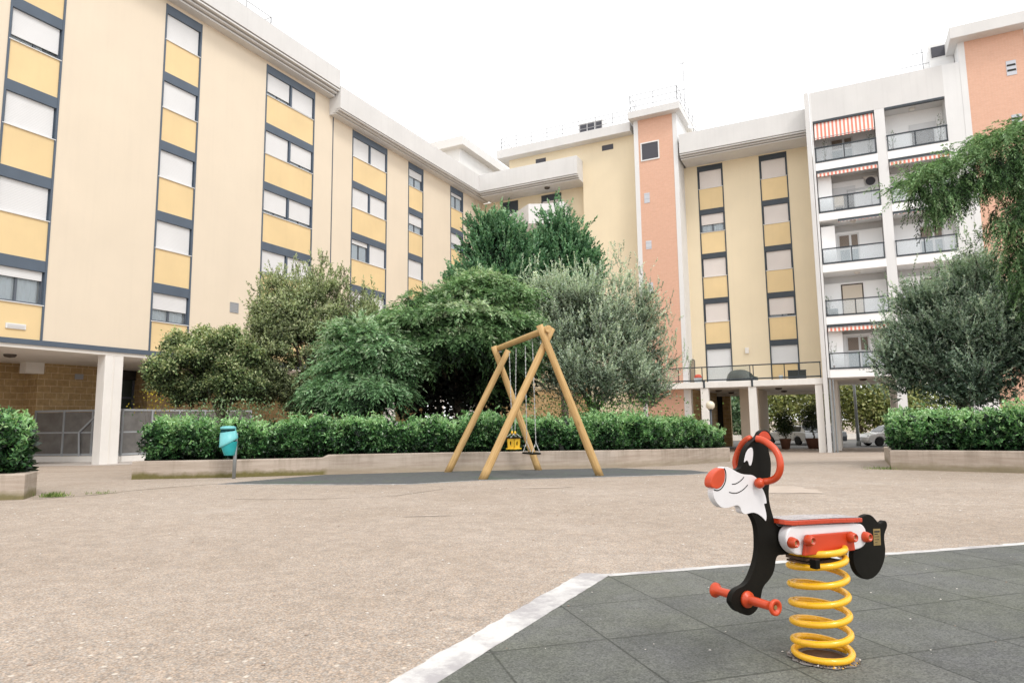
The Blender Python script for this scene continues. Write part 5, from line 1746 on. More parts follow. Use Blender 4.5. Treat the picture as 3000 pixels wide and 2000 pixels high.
for x0, x1, z0, z1 in ((-19.7, -18.88, 18.84, 19.2), (-14.55, -13.72, 18.82, 19.2)):
    b = MB(f2); b.box(x0, x1, -.02, .015, z0, z1); b.build('vent', M['louvre'], B3)
# loggias: angular white balcony and a dark glazed door behind it
for z in (13.7, 10.7, 7.7, 4.7):
    b = MB(Pb)
    prof = [(44.0, -23.6), (43.4, -23.6), (43.2, -21.4), (41.9, -19.75), (42.5, -18.5), (42.6, -17.3), (44.0, -17.3)]
    n_ = len(prof)
    vs = [(u, w_, z + .30) for u, w_ in prof] + [(u, w_, z + 1.75) for u, w_ in prof]
    b.add(vs, [(i, (i + 1) % n_, n_ + (i + 1) % n_, n_ + i) for i in range(n_)] + [tuple(range(n_))[::-1], tuple(range(n_, 2 * n_))])
    b.build('balcony', M['white'], B3, bevel=.02)
    b = MB(frR(44.0)); b.box(-19.65, -18.05, -.02, .03, z + .5, z + 2.95)
    w_ = b.build('window', M['darkmetal'], B3)
    b = MB(frR(44.0)); b.box(-19.55, -18.15, .03, .045, z + .6, z + 2.45); b.build('shutter', M['shutter_pink'], w_)
    b = MB(frR(44.0)); b.box(-22.9, -21.6, -.02, .03, z + .5, z + 2.95); b.build('window', M['darkmetal'], B3)
ceil_lamp(B3, 42.9, -18.7, 16.8, .2)
# orange tower with white edges and roof slab
UT = 42.3
b = MB(Pb); b.box(UT + .02, 47, -11.68, -9.36, -2.1, 20.05); b.build('tower_wall', M['orange'], B3)
b = MB(Pb); b.box(UT, 47, -11.98, -11.68, -2.1, 20.05); b.box(UT, 47, -9.36, -9.08, -2.1, 20.05); b.box(47, 48, -11.98, -9.08, 2.3, 20.05); b.build('tower_edge', M['white'], B3)
b = MB(Pb); b.box(41.75, 48.2, -12.2, -8.75, 20.05, 20.55); b.build('roof_slab', M['concrete'], B3, bevel=.03)
roof_rail(B3, [(48, -12.05), (41.9, -12.05), (41.9, -8.9), (48, -8.9)], 20.5, 1.2, 1.15)
ft = frR(UT + .02)
b = MB(ft); b.box(-11.46, -10.36, -.02, .02, 17.22, 18.34); v = b.build('louvre_window', M['louvre'], B3)
b = MB(ft)
for x0, x1, z0, z1 in ((-11.54, -10.28, 18.34, 18.42), (-11.54, -10.28, 17.14, 17.22), (-11.54, -11.46, 17.22, 18.34), (-10.36, -10.28, 17.22, 18.34)): b.box(x0, x1, 0, .05, z0, z1)
b.build('window_frame', M['white'], v)
for z0, z1 in ((14.25, 14.93), (11.12, 11.68), (8.17, 8.88), (5.2, 5.9)):
    b = MB(ft); b.box(-11.42, -11.05, -.02, .02, z0, z1); b.build('slot_window', M['pale_vent'], B3)
# right part: two columns of windows
T3 = [16.72 - 2.98 * k for k in range(5)]
f = frR(UR)
ZB3 = 2.26
cols = [(-8.22, -6.58), (-4.32, -2.66)]
b = MB(f); a = -9.08
for c0, c1 in cols + [(-1.32, -1.32)]:
    b.box(a, c0, -.72, 0, ZB3, 16.8); a = c1
for c0, c1 in cols: b.box(c0, c1, -.72, 0, T3[0], 16.8)
b.box(-9.08, -1.32, -7.4, -.721, ZB3, 18)
b.build('wall', M['cream_yellow'], B3)
column(B3, f, -8.22, -6.58, T3[:4], T3[4], [0, .42, 0, 0], shut='shutter_pink', ms='darkmetal', lint=.36)
column(B3, f, -4.32, -2.66, T3[:4], T3[4], [0, 0, 0, .12], shut='shutter_pink', ms='darkmetal', lint=.36)
for (c0, c1), zb_ in zip(cols, (ZB3 + .02, 3.3)):
    t_ = T3[4]
    b = MB(f)
    b.add([(x, d, z) for d in (-.16, .025) for x, z in ((c0, ZB3), (c0, t_), (c1, t_), (c1, ZB3), (c1 - .07, ZB3), (c1 - .07, t_ - .36), (c0 + .07, t_ - .36), (c0 + .07, ZB3))],
          [(i, (i + 1) % 8, 8 + (i + 1) % 8, 8 + i) for i in range(8)] + [(0, 1, 6, 7), (1, 2, 5, 6), (2, 3, 4, 5), (8, 15, 14, 9), (9, 14, 13, 10), (10, 13, 12, 11)])
    w_ = b.build('window', M['darkmetal'], B3)
    b = MB(f); b.box(c0 + .072, c1 - .072, -.09, -.06, zb_, t_ - .361); b.build('shutter', M['shutter'], w_)
    if zb_ > 3:
        b = MB(f); b.box(c0 + .071, c1 - .071, -.12, -.02, ZB3, 3.27); b.build('spandrel_panel', M['yellow'], w_)
        b = MB(f); b.box(c0 + .03, c1 - .03, -.13, .03, 3.27, 3.3); b.build('sill', M['white'], w_)
cornice(B3, f, -8.93, -1.34, 1.95, 18.40, 17.10, 16.80, back=2)
b = MB(f); b.box(-5.78, -5.55, -.01, .10, 4.05, 4.42); b.build('wall_lamp', M['soffit'], B3, bevel=.02)
# terrace on pillars
b = MB(Pb); b.box(41.4, 44.0, -12.6, -1.36, 1.86, 2.22); b.build('terrace_slab', M['pillar'], B3, bevel=.015)
b = MB(Pb); b.box(44.0, 51.5, -12.6, -1.36, 1.86, 2.255); b.box(51.2, 51.52, -12.6, -1.36, 1.64, 1.859); b.build('floor_slab', M['soffit'], B3)
for w0, w1 in ((-1.80, -1.42), (-5.40, -4.96), (-8.16, -7.70)): pillar(B3, 41.45, 41.95, w0, w1, -2.15, 1.858)
b = MB(Pb); b.box(42.32, 42.8, -9.3, -8.92, -2.1, 1.858); b.build('pillar', M['pillar'], B3)
b = MB(Pb); b.box(42.81, 51.49, -9.35, -8.9, -2.2, 1.858); b.box(51.1, 51.49, -8.5, -7.95, -2.2, 1.63); b.box(43.3, 46, -25.2, -12.0, -2.2, 1.858); b.box(43.4, 46, -25.2, -12.0, 1.859, 2.21); b.build('block_wall', M['tuff'], B3)
b = MB(Pb); b.box(51.2, 51.48, -8.899, -8.501, -2.2, 1.63); b.build('entrance_door', M['dark'], B3)
b = MB(Pb); b.box(44.6, 49.6, -6.35, -5.2, -2.2, 1.858); b.build('portico_wall', mat('beige_render', (.52, .44, .35), .9, .06), B3)
for (U_, W_x) in ((45.0, -7.7), (49.5, -7.6), (44.6, -4.0), (49.5, -4.1)): ceil_lamp(B3, U_, W_x, 1.858, .2)
# terrace railing: slim black frame
b = MB()
Ur = 41.48
def bar(b, p, q, w_=.025): b.tube([Pb(*p), Pb(*q)], w_, 4)
bar(b, (Ur, -12.5, 3.12), (Ur, -1.42, 3.12), .035); bar(b, (Ur, -12.5, 2.32), (Ur, -1.42, 2.32), .04)
for w_ in (-12.4, -10.6, -9.45, -8.02, -7.72, -5.24, -5.06, -3.35, -2.6, -1.46): bar(b, (Ur, w_, 2.2), (Ur, w_, 3.12), .03)
for w_ in (-7.92, -5.15): b.tube([Pb(Ur - .06, w_, 1.86), Pb(Ur - .06, w_, 2.3)], .07, 6)
b.build('terrace_railing', M['railing'], B3)
M['clearglass'] = glass_mat('clear_glass', (.75, .78, .76), .06)
for w0, w1 in ((-12.4, -9.5), (-7.68, -5.28)):
    b = MB(Pb); b.box(Ur - .005, Ur + .005, w0, w1, 2.36, 3.08); b.build('railing_glass', M['clearglass'], B3)

# --- white balcony house on the right
B4 = thing('apartment_building', 'white apartment house on the right with two columns of glass balconies and striped awnings', 'building', Pb(41.3, 2.5, -1.9))
UB = 41.3
f = frR(UB)
FL = [14.64, 11.64, 8.63, 5.64, 2.65]; CE = [17.18, 14.17, 11.17, 8.18, 5.18]
b = MB(f)
b.box(-1.10, -.985, -1.7, .03, 2.2, 18.95); b.box(2.19, 2.68, -.5, 0, 2.2, 17.18); b.box(5.56, 6.65, -1.7, 0, -2.1, 18.95)
b.box(-.985, 5.56, -10.2, -1.7, 2.65, 18.9)
b.box(2.30, 2.56, -1.7, -.5, 2.2, 17.18)
b.box(2.21, 2.66, -.5, -.02, -2.1, 2.2)
b.build('wall', M['white'], B4)
b = MB(f); b.box(-.985, 5.56, -1.7, -.005, 17.18, 18.95); b.box(-1.10, 5.56, -.02, .004, 17.19, 18.96); b.build('parapet', M['concrete'], B4)
b = MB(f); b.box(-1.36, -1.13, -.35, .10, -2.1, 18.98); b.build('fin_wall', M['concrete'], B4, bevel=.015)
for z in FL:
    for x0, x1 in ((-.98, 2.19), (2.68, 5.555)):
        b = MB(f); b.box(x0, x1, -1.7, .02, z - .46, z); b.build('balcony_slab', M['inwhite'], B4, bevel=.01)
b = MB(f)
for z, c in zip(FL, CE):
    for x0, x1 in ((-.98, 2.19), (2.68, 5.555)): b.box(x0, x1, -1.70, -1.30, z + .002, c - .462 if c < 17 else c)
b.build('balcony_back_wall', M['inwhite'], B4)
b = MB(f); b.box(-1.1, 6.6, -10.2, -1.701, 2.19, 2.64); b.build('floor_slab', M['soffit'], B4)
for U_ in (45.0, 48.0, 50.8): pillar(B4, U_, U_ + .5, -1.15, -.7, -2.2, 2.19, 'soffit'); pillar(B4, U_, U_ + .5, 2.3, 2.7, -2.2, 2.19, 'soffit')
b = MB(); b.tube([Pb(41.22, -1.02, -2.0), Pb(41.22, -1.02, 2.1)], .06, 10); b.tube([Pb(41.3, -.86, -2.0), Pb(41.3, -.86, 2.1)], .045, 10); b.build('downpipe', M['steel'], B4)
ceil_lamp(B4, 43.6, .68, 2.19, .2)


def balcony(k, x0, x1, posts):
    z = FL[k]
    b = MB(f)
    b.box(x0, x1, -.02, .05, z + .01, z + .09); b.box(x0 - .02, x1 + .02, -.03, .06, z + .86, z + .92)
    for p in posts: b.box(p - .025, p + .025, -.015, .045, z + .09, z + .86)
    r = b.build('balcony_railing', M['railing'], B4)
    b = MB(f)
    ps = [posts[0]] + list(posts[1:])
    for p, q in zip(ps[:-1], ps[1:]): b.box(p + .03, q - .03, .008, .02, z + .11, z + .84)
    b.build('glass_panel', M['balglass'], r)


XL = (-.95, 2.16); XR = (2.70, 5.54)
for k in range(5):
    balcony(k, XL[0], XL[1], (XL[0] + .03, .55, XL[1] - .03))
    balcony(k, XR[0], XR[1], (XR[0] + .03, 4.05, XR[1] - .03))
    c = Pb(UB + .85, .75 if k in (2, 3) else 4.1, CE[k])
    if k in (0, 2, 3):
        b = MB(); b.lathe([(.16, 0), (.16, -.04), (.11, -.10), (.001, -.12)], c, 16); b.build('ceiling_light', M['soffit'], B4, smooth=True)


def bdoor(x0, x1, z0, z1, style):
    b = MB(frR(UB + 1.3)); b.box(x0, x1, -.02, .03, z0, z1)
    if style == 'lattice':
        w_ = b.build('balcony_door', M['white'], B4)
        m_ = (x0 * .42 + x1 * .58)
        for p, q in ((x0 + .08, m_ - .06), (m_ + .06, x1 - .08)):
            b = MB(frR(UB + 1.3)); b.box(p, q, .03, .045, z0 + 1.12, z1 - .10); b.build('lattice_shutter', M['lattice'], w_)
            b = MB(frR(UB + 1.3)); b.box(p, q, .03, .045, z0 + .1, z0 + 1.0); b.build('door_panel', M['greybox'], w_)
    elif style == 'roller':
        w_ = b.build('balcony_door', mat('brown_frame', (.07, .045, .03), .5), B4)
        b = MB(frR(UB + 1.3)); b.box(x0 + .07, x1 - .07, .03, .045, z0, z1 - .08); b.build('shutter', M['shutter_beige'], w_)
    else:
        w_ = b.build('balcony_door', M['dark'], B4)
        b = MB(frR(UB + 1.3)); b.box(x0 - .05, x1 + .05, .03, .05, z1 - .45, z1); b.build('shutter', M['shutter'], w_)
        b = MB(frR(UB + 1.3)); b.box(x0, x0 + .06, .03, .06, z0, z1 - .45); b.box(x1 - .06, x1, .03, .06, z0, z1 - .45); b.build('door_frame', M['white'], w_)


bdoor(-.15, 1.05, FL[0], FL[0] + 1.75, 'lattice'); bdoor(-.15, .95, FL[1], FL[1] + 1.75, 'half')
bdoor(-.10, 1.0, FL[2], FL[2] + 1.95, 'lattice'); bdoor(-.12, 1.02, FL[3], FL[3] + 1.98, 'roller'); bdoor(-.05, 1.12, FL[4], FL[4] + 1.95, 'lattice')
bdoor(3.95, 5.15, FL[0], FL[0] + 1.75, 'half'); bdoor(4.05, 5.2, FL[1], FL[1] + 1.75, 'roller'); bdoor(3.95, 5.1, FL[2], FL[2] + 1.9, 'lattice'); bdoor(4.0, 5.1, FL[3], FL[3] + 1.9, 'roller'); bdoor(4.0, 5.1, FL[4], FL[4] + 1.9, 'lattice')
for k in (1, 2, 4):
    b = MB(f); b.box(-.94, -.22, -1.2, -.35, FL[k] + .002, CE[k] - .25); b.build('balcony_cupboard', M['inwhite'], B4, bevel=.01)
# awnings
def awning(x0, x1, z, drop, out, val=.22):
    b = MB(f); n_ = 24
    vs, fs = [], []
    for i in range(n_ + 1):
        x = x0 + (x1 - x0) * i / n_
        vs += [(x, -.05, z), (x, out, z - drop), (x, out + .01, z - drop - val + .035 * (i % 2))]
    for i in range(n_): fs += [(i * 3, i * 3 + 3, i * 3 + 4, i * 3 + 1), (i * 3 + 1, i * 3 + 4, i * 3 + 5, i * 3 + 2)]
    b.add(vs, fs); a_ = b.build('awning', M['awning'], B4)
    b = MB(f); b.box(x0 - .03, x1 + .03, -.16, .03, z, z + .13); b.build('awning_box', M['railing'], a_)
    b = MB(f); b.tube([(x0, out, z - drop), (x1, out, z - drop)], .02, 6, True, False); b.build('awning_bar', M['rail'], a_)
awning(-.92, 2.13, CE[0] - .14, .95, .12, .10)
awning(-.92, 2.13, CE[1] - .14, .05, .10); awning(2.74, 5.50, CE[1] - .14, .05, .10); awning(-.92, 2.13, CE[4] - .14, .06, .10)
awning(.0, 2.13, CE[2] - .13, .01, .03, .05); awning(2.74, 5.50, CE[2] - .13, .01, .03, .05)
b = MB(f); b.box(2.72, 5.52, -.16, .03, CE[0] - .12, CE[0] - .001); b.build('awning_box', M['railing'], B4)
# tower at the right end
b = MB(Pb); b.box(UB + .01, 47, 6.65, 9.25, -2.1, 20.0); b.build('tower_wall', M['orange'], B4)
b = MB(Pb); b.box(UB - .02, 47, 6.36, 6.65, -2.1, 20.0); b.box(UB - .02, 47, 9.25, 9.55, -2.1, 20.0); b.build('tower_edge', M['white'], B4)
b = MB(Pb); b.box(UB - .7, 48, 5.95, 10.6, 20.0, 20.65); b.build('roof_slab', M['concrete'], B4, bevel=.03)
b = MB(Pb); b.box(42.6, 47, 5.2, 6.34, 18.9, 20.9); b.build('roof_room', M['white'], B4)
b = MB(Pb); b.box(42.55, 42.6, 5.3, 6.1, 20.1, 20.7); b.build('vent', M['louvre'], B4)
b = MB(Pb); b.box(UB - .02, 52, 9.55, 30, -2.1, 18.9); b.build('side_wall', M['white'], B4)
ft = frR(UB + .01)
for z0, z1 in ((17.62, 18.42), (14.7, 15.47), (11.7, 12.4)):
    b = MB(ft); b.box(8.37, 8.80, -.02, .02, z0, z1); w_ = b.build('slot_window', M['pale_vent'], B4)
    b = MB(ft)
    for z in (z0 + .22, z0 + .50): b.box(8.40, 8.77, .02, .03, z, z + .10)
    b.build('opening', M['dark'], w_)


# ------------------------------------------------------------------ roof equipment and things on the balconies
def antenna(label, U, W, z0, h, arms):
    t = thing('antenna', label, 'antenna', Pb(U, W, z0))
    b = MB(); b.tube([Pb(U, W, z0), Pb(U, W, z0 + h)], .025, 6); b.build('mast', M['rail'], t)
    for f_, L, n_ in arms:
        b = MB()
        z = z0 + h * f_
        b.tube([Pb(U, W - L, z), Pb(U, W + L * .3, z)], .022, 5)
        for i in range(n_):
            w_ = W - L + L * 1.3 * i / max(1, n_ - 1); b.tube([Pb(U - .25, w_, z - .12), Pb(U + .25, w_, z + .12)], .012, 4)
        b.build('antenna_arm', M['rail'], t)
antenna('tall thin aerial mast on the orange stair tower roof in the middle', 43.6, -8.75, 20.55, 3.6, [(.97, .35, 3), (.45, .6, 6)])
antenna('small aerial with several arms on the roof left of the right-hand orange tower', 42.9, 4.9, 18.9, 2.0, [(.9, .5, 6), (.55, 1.1, 7)])
antenna('pale far-off mast above the corner of the left house', 60, -33.5, 22.9, 5.2, [(.9, .4, 3)])
t = thing('air_conditioner', 'roof air conditioner with three dark grilles behind the railing of the yellow house', 'air conditioner', Pb(43.8, -15.4, 20.22))
b = MB(Pb); b.box(43.4, 44.3, -16.3, -14.5, 20.4, 21.3); b.build('casing', M['white'], t, bevel=.02)
b = MB(Pb)
for i in range(3): b.box(43.37, 43.40, -16.22 + i * .57, -15.72 + i * .57, 20.5, 21.2)
b.build('grille', M['louvre'], t)
b = MB(Pb); b.box(43.5, 44.2, -16.1, -15.9, 20.2, 20.4); b.box(43.5, 44.2, -14.9, -14.7, 20.2, 20.4); b.build('stand', M['rail'], t)
t = thing('satellite_dish', 'small white satellite dish on the parapet right of the stair tower', 'satellite dish', Pb(42.6, -8.1, 18.4))
Fm = axis_frame(np.array([-.45, -.75, .45]))
b = MB(); b.lathe([(.001, .0), (.2, .03), (.34, .09), (.34, .10), (.2, .045), (.001, .012)], Pb(42.6, -8.1, 19.0), 20, Fm); b.build('dish', M['white'], t, smooth=True)
b = MB(); b.tube([Pb(42.65, -8.08, 18.35), Pb(42.65, -8.08, 19.0)], .025, 6); b.tube([Pb(42.6, -8.1, 18.9), np.array(Pb(42.6, -8.1, 19.0)) + Fm @ np.array([0, 0, .38])], .012, 5); b.build('bracket', M['rail'], t)
# terrace clutter
t = thing('folding_screen', 'pale glazed folding screen with dark frame at the left of the terrace', 'screen', Pb(42.4, -9.35, 2.22))
b = MB(Pb)
for w_ in (-9.52, -9.18): b.box(42.38, 42.42, w_ - .02, w_ + .02, 2.22, 4.2)
b.box(42.38, 42.42, -9.5, -9.2, 4.16, 4.2); b.build('frame', M['railing'], t)
b = MB(Pb); b.box(42.395, 42.405, -9.5, -9.2, 2.3, 4.16); b.build('panel', M['balglass'], t)
t = thing('mirror', 'tall arched mirror with dark frame leaning on the yellow wall of the terrace', 'mirror', Pb(42.6, -8.85, 2.22))
def arch(w0, w1, z0, z1, n_=10): return [(w0, z0), (w1, z0)] + [((w0 + w1) / 2 + (w1 - w0) / 2 * math.cos(a), z1 - (w1 - w0) / 2 + (w1 - w0) / 2 * math.sin(a)) for a in np.linspace(0, math.pi, n_)]
b = MB(lambda a, w_, z: Pb(42.6 + a + (z - 2.2) * .15, w_, z)); b.prism(arch(-9.0, -8.68, 2.23, 3.78), 0, .03); b.build('frame', M['railing'], t)
b = MB(lambda a, w_, z: Pb(42.6 + a + (z - 2.2) * .15, w_, z)); b.prism(arch(-8.96, -8.72, 2.27, 3.74), -.006, -.001); b.build('glass', M['mirror'], t)
t = thing('basin', 'pale blue plastic basin standing on the terrace below the red bag', 'basin', Pb(42.2, -8.42, 2.22))
b = MB(); b.lathe([(.001, 0), (.20, 0), (.26, .28), (.28, .30), (.25, .30), (.19, .03), (.001, .03)], Pb(42.2, -8.42, 2.22), 18); b.build('tub', M['basin'], t, smooth=True)
b = MB(); b.lathe([(.001, -.05), (.2, 0), (.24, .12), (.16, .27), (.001, .3)], Pb(42.2, -8.42, 2.46), 12)
tag(b.build('bag', M['redcloth'], smooth=True), 'crumpled red bag lying in the pale blue basin on the terrace', 'bag')
b = MB(); rr_ = []
n_, m_ = 30, 14
for i in range(m_ + 1):
    v_ = i / m_ * math.pi / 2
    for j in range(n_):
        a_ = 2 * math.pi * j / n_
        x = .80 * math.cos(a_) * math.cos(v_) ** .55 * (1 + .05 * math.sin(5 * a_)) + (.22 if math.cos(a_) > .6 and v_ < .4 else 0); y = .5 * math.sin(a_) * math.cos(v_) ** .55; z = .68 * math.sin(v_) * (1 + .05 * math.sin(3 * a_ + v_ * 4)) 
        b.v.append(Pb(42.3 + y, -5.95 + x, 2.225 + z))
for i in range(m_):
    for j in range(n_): b.f.append([i * n_ + j, i * n_ + (j + 1) % n_, (i + 1) * n_ + (j + 1) % n_, (i + 1) * n_ + j]); b.m.append(0)
tag(b.build('covered_heap', M['tarp'], smooth=True), 'rounded heap below a dark green cover on the terrace behind the railing', 'covered heap')
t = thing('planter_box', 'long black planter box standing on the right end of the terrace', 'planter box', Pb(42.0, -2.75, 2.22))
b = MB(Pb); b.box(41.8, 42.2, -3.2, -2.24, 2.25, 2.74); b.build('box', M['blackbox'], t, bevel=.02)
b = MB(Pb); b.box(41.78, 42.22, -3.22, -2.22, 2.70, 2.745); b.build('rim', M['darkmetal'], t, bevel=.01)
t = thing('bucket', 'small pale bucket on the terrace beside the black planter box', 'bucket', Pb(42, -3.6, 2.22))
b = MB(); b.lathe([(.001, 0), (.09, 0), (.12, .24), (.125, .25), (.11, .25), (.085, .02), (.001, .02)], Pb(42, -3.6, 2.22), 16); b.build('pail', M['basin'], t, smooth=True)
b = MB(); c = np.array(Pb(42, -3.6, 2.46)); b.tube([c + np.array([.115 * math.cos(a_), 0, .09 * math.sin(a_)]) for a_ in np.linspace(0, math.pi, 10)], .006, 5); b.build('bail', M['rail'], t)
# balcony things
t = thing('air_conditioner', 'wall mounted air conditioner at the ceiling of the second balcony from the top', 'air conditioner', Pb(42.9, 1.75, 13.3))
b = MB(Pb); b.box(42.6, 42.99, 1.45, 2.12, 13.2, 13.85); b.build('casing', M['soffit'], t, bevel=.02)
b = MB(); Fm = axis_frame(np.array([-sa, -ca, 0])); b.lathe([(.001, 0), (.24, 0), (.25, .012), (.001, .014)], Pb(42.60, 1.80, 13.52), 20, Fm); b.build('fan_grille', M['louvre'], t)
t = thing('drying_rack', 'folding laundry rack over the second left balcony from the top', 'drying rack', Pb(41.7, .9, 11.64))
b = MB()
for u in (41.55, 41.7, 41.85): b.tube([Pb(u, .55, 12.85), Pb(u, 1.75, 12.9)], .012, 5)
for w_ in (.55, 1.75): b.tube([Pb(41.5, w_, 12.85), Pb(41.9, w_, 12.9)], .014, 5); b.tube([Pb(41.5, w_, 11.66), Pb(41.9, w_, 12.88)], .014, 5); b.tube([Pb(41.9, w_, 11.66), Pb(41.5, w_, 12.86)], .014, 5)
b.build('rack', M['rail'], t)
t = thing('garden_chair', 'beige folding chair on the second left balcony from the top', 'chair', Pb(41.8, .12, 11.64))
b = MB(Pb); b.box(41.65, 42.0, -.15, .35, 12.05, 12.10); b.build('seat', M['beige'], t, bevel=.01)
b = MB(lambda a, w_, z: Pb(42.02 + (z - 12.1) * .2, w_, z)); b.box(0, .03, -.15, .35, 12.12, 12.65)
b.f = b.f; b.v = [Pb(u, w_, z) for u in (42.0, 42.04) for w_ in (-.15, .35) for z in (12.12, 12.7)]; b.build('backrest', M['beige'], t)
for u in (41.68, 41.97):
    for w_ in (-.12, .32):
        b = MB(Pb); b.box(u - .015, u + .015, w_ - .015, w_ + .015, 11.642, 12.05); b.build('leg', M['beige'], t)
b = MB(Pb); b.box(41.6, 42.1, -.85, -.35, 5.645, 6.12)
tag(b.build('storage_box', M['greybox'], bevel=.02), 'grey storage box behind the glass of the second left balcony from the bottom', 'storage box')
PL = [(.03, .07, .03), (.09, .16, .07), (.18, .26, .12)]
for lab, W_x, z, h in (('thin stick plants at the left end of the top left balcony', -.45, FL[0], 1.5), ('pot plant at the right end of the top left balcony', 1.9, FL[0], 1.45), ('small dry plant at the left end of the top right balcony', 2.95, FL[0], 1.25), ('tall thin plant in the right corner of the top right balcony', 5.3, FL[0], 1.7),
                       ('tall stem plant on the left of the lowest visible left balcony', -.75, FL[4], 1.6), ('thin plant in the left corner of the second left balcony from the bottom', -.86, FL[3], 1.2)):
    c = np.array(Pb(41.75, W_x, z))
    t = thing('potted_plant', lab, 'plant', tuple(c), 'pot plants on the white balconies')
    b = MB(); b.lathe([(.001, .001), (.09, .001), (.12, .24), (.10, .24), (.001, .2)], c, 12); b.build('pot', M['terracotta'], t, smooth=True)
    P = [c + np.array([RNG.normal(0, .04), RNG.normal(0, .04), .2]) for _ in range(5)]
    twig_tubes('stems', t, P, [unit(np.array([RNG.normal(0, .12), RNG.normal(0, .12), 1.0])) for _ in P], [h - .25] * 5, [.012] * 5, M['bark'], 0, .05)
    n_ = 60
    C = c + np.column_stack([RNG.normal(0, .09, n_), RNG.normal(0, .09, n_), RNG.uniform(.35, h, n_)]); A = unit(RNG.normal(0, .6, (n_, 3)) + np.array([0, 0, .5]))
    leaves_obj('leaves', C, A, side_of(A), .14, .035, palette(n_, PL, RNG.uniform(0, 1, n_)), M['leaf'], t)

# ------------------------------------------------------------------ fence and ramp by the left entrance
t = thing('mesh_fence', 'grey steel mesh fence with a sloping ramp rail behind the white pillar on the left', 'fence', Pb(16, -27, -1.42))
Wf = -26.6
b = MB(Pb); b.box(15.2, 16.4, -29.3, -29.1, -1.40, -1.18)
kb = [(14.95, -28.0), (23.0, -25.9)]
A_ = np.array([15.55, -29.6]); B_ = np.array([16.75, -25.85]); C_ = np.array([22.8, -25.5])
def wall_between(b, p, q, z0, z1, th=.09):
    d = unit(q - p); n_ = np.array([-d[1], d[0]]) * th
    pts = [p - n_, q - n_, q + n_, p + n_]
    b.add([(x, y, z0) for x, y in pts] + [(x, y, z1) for x, y in pts], [(0, 1, 5, 4), (1, 2, 6, 5), (2, 3, 7, 6), (3, 0, 4, 7), (3, 2, 1, 0), (4, 5, 6, 7)])
b = MB(Pb); wall_between(b, A_, B_, -1.42, -1.16); wall_between(b, B_, C_, -1.42, -1.16); b.build('kerb', M['pillar'], t)
for (p, q, k) in ((A_, B_, 3), (B_, C_, 5)):
    for i in range(k):
        a0 = p + (q - p) * (i + .03) / k; a1 = p + (q - p) * (i + .97) / k
        b = MB(Pb); wall_between(b, a0, a1, -1.06, .58, .006); b.build('mesh_panel', M['mesh'], t)
    b = MB(Pb); wall_between(b, p, q, .60, .68, .03); wall_between(b, p, q, -1.14, -1.06, .03)
    wall_between(b, p + (q - p) * .01, q - (q - p) * .01, -.26, -.20, .02)
    b.build('fence_rail', M['fence'], t)
    for i in range(k + 1):
        c = p + (q - p) * i / k
        b = MB(Pb); b.box(c[0] - .035, c[0] + .035, c[1] - .035, c[1] + .035, -1.16, .68); b.build('fence_post', M['fence'], t)
nf = unit(np.array([-(B_ - A_)[1], (B_ - A_)[0]])); n3 = np.array([nf[0] * sa + nf[1] * ca, nf[0] * ca - nf[1] * sa, 0])
cf = np.array(Pb(A_[0], A_[1], 0)) @ n3
sgn_ = -1 if cf > 0 else 1
def onF(px, py): return onPlane(px, py, n3, cf + sgn_ * .07)
b = MB(); b.tube([onF(231, 1336), onF(231, 1266), onF(292, 1206)], .04, 8); b.build('ramp_rail', M['fence'], t)

# ------------------------------------------------------------------ globe lamps, street pole
def globe_lamp(label, px, py, y, r, group='globe lamps in the courtyard'):
    c = onY(px, py, y); g0 = gz(c[0], c[1])
    t = thing('garden_lamp', label, 'lamp', (c[0], c[1], g0), group)
    b = MB(); b.tube([(c[0], c[1], g0 - .05), (c[0], c[1], c[2] - r * .95)], .045, 10); b.build('post', M['railing'], t, smooth=True)
    b = MB(); b.lathe([(.001, -r)] + [(r * math.cos(a), r * math.sin(a)) for a in np.linspace(-1.35, 1.5, 14)] + [(.001, r)], c, 22); b.build('globe', M['opal'], t, smooth=True)
    b = MB(); b.lathe([(.05, -r * 1.15), (r * .55, -r * .98), (r * .5, -r * .80), (.05, -r * .8)], c, 14); b.build('collar', M['railing'], t, smooth=True)
globe_lamp('globe lamp on a dark post in front of the terrace pillar, left of the archway', 2081, 1187, 27.0, .175)
globe_lamp('globe lamp low in the dark hollow below the cedar, left of the swing', 1361, 1206, 20.0, .11)
c = onG(2516, 1306)
t = thing('street_pole', 'thin grey street light pole beyond the archway, in front of the white car', 'pole', tuple(c))
b = MB(); b.tube([(c[0], c[1], c[2] - .05), (c[0] - .05, c[1], c[2] + 7)], [.11, .07], 12); b.build('shaft', M['steel'], t, smooth=True)
b = MB(); b.tube([(c[0], c[1], c[2]), (c[0], c[1], c[2] + .35)], .15, 12); b.build('foot', M['steel'], t, smooth=True)

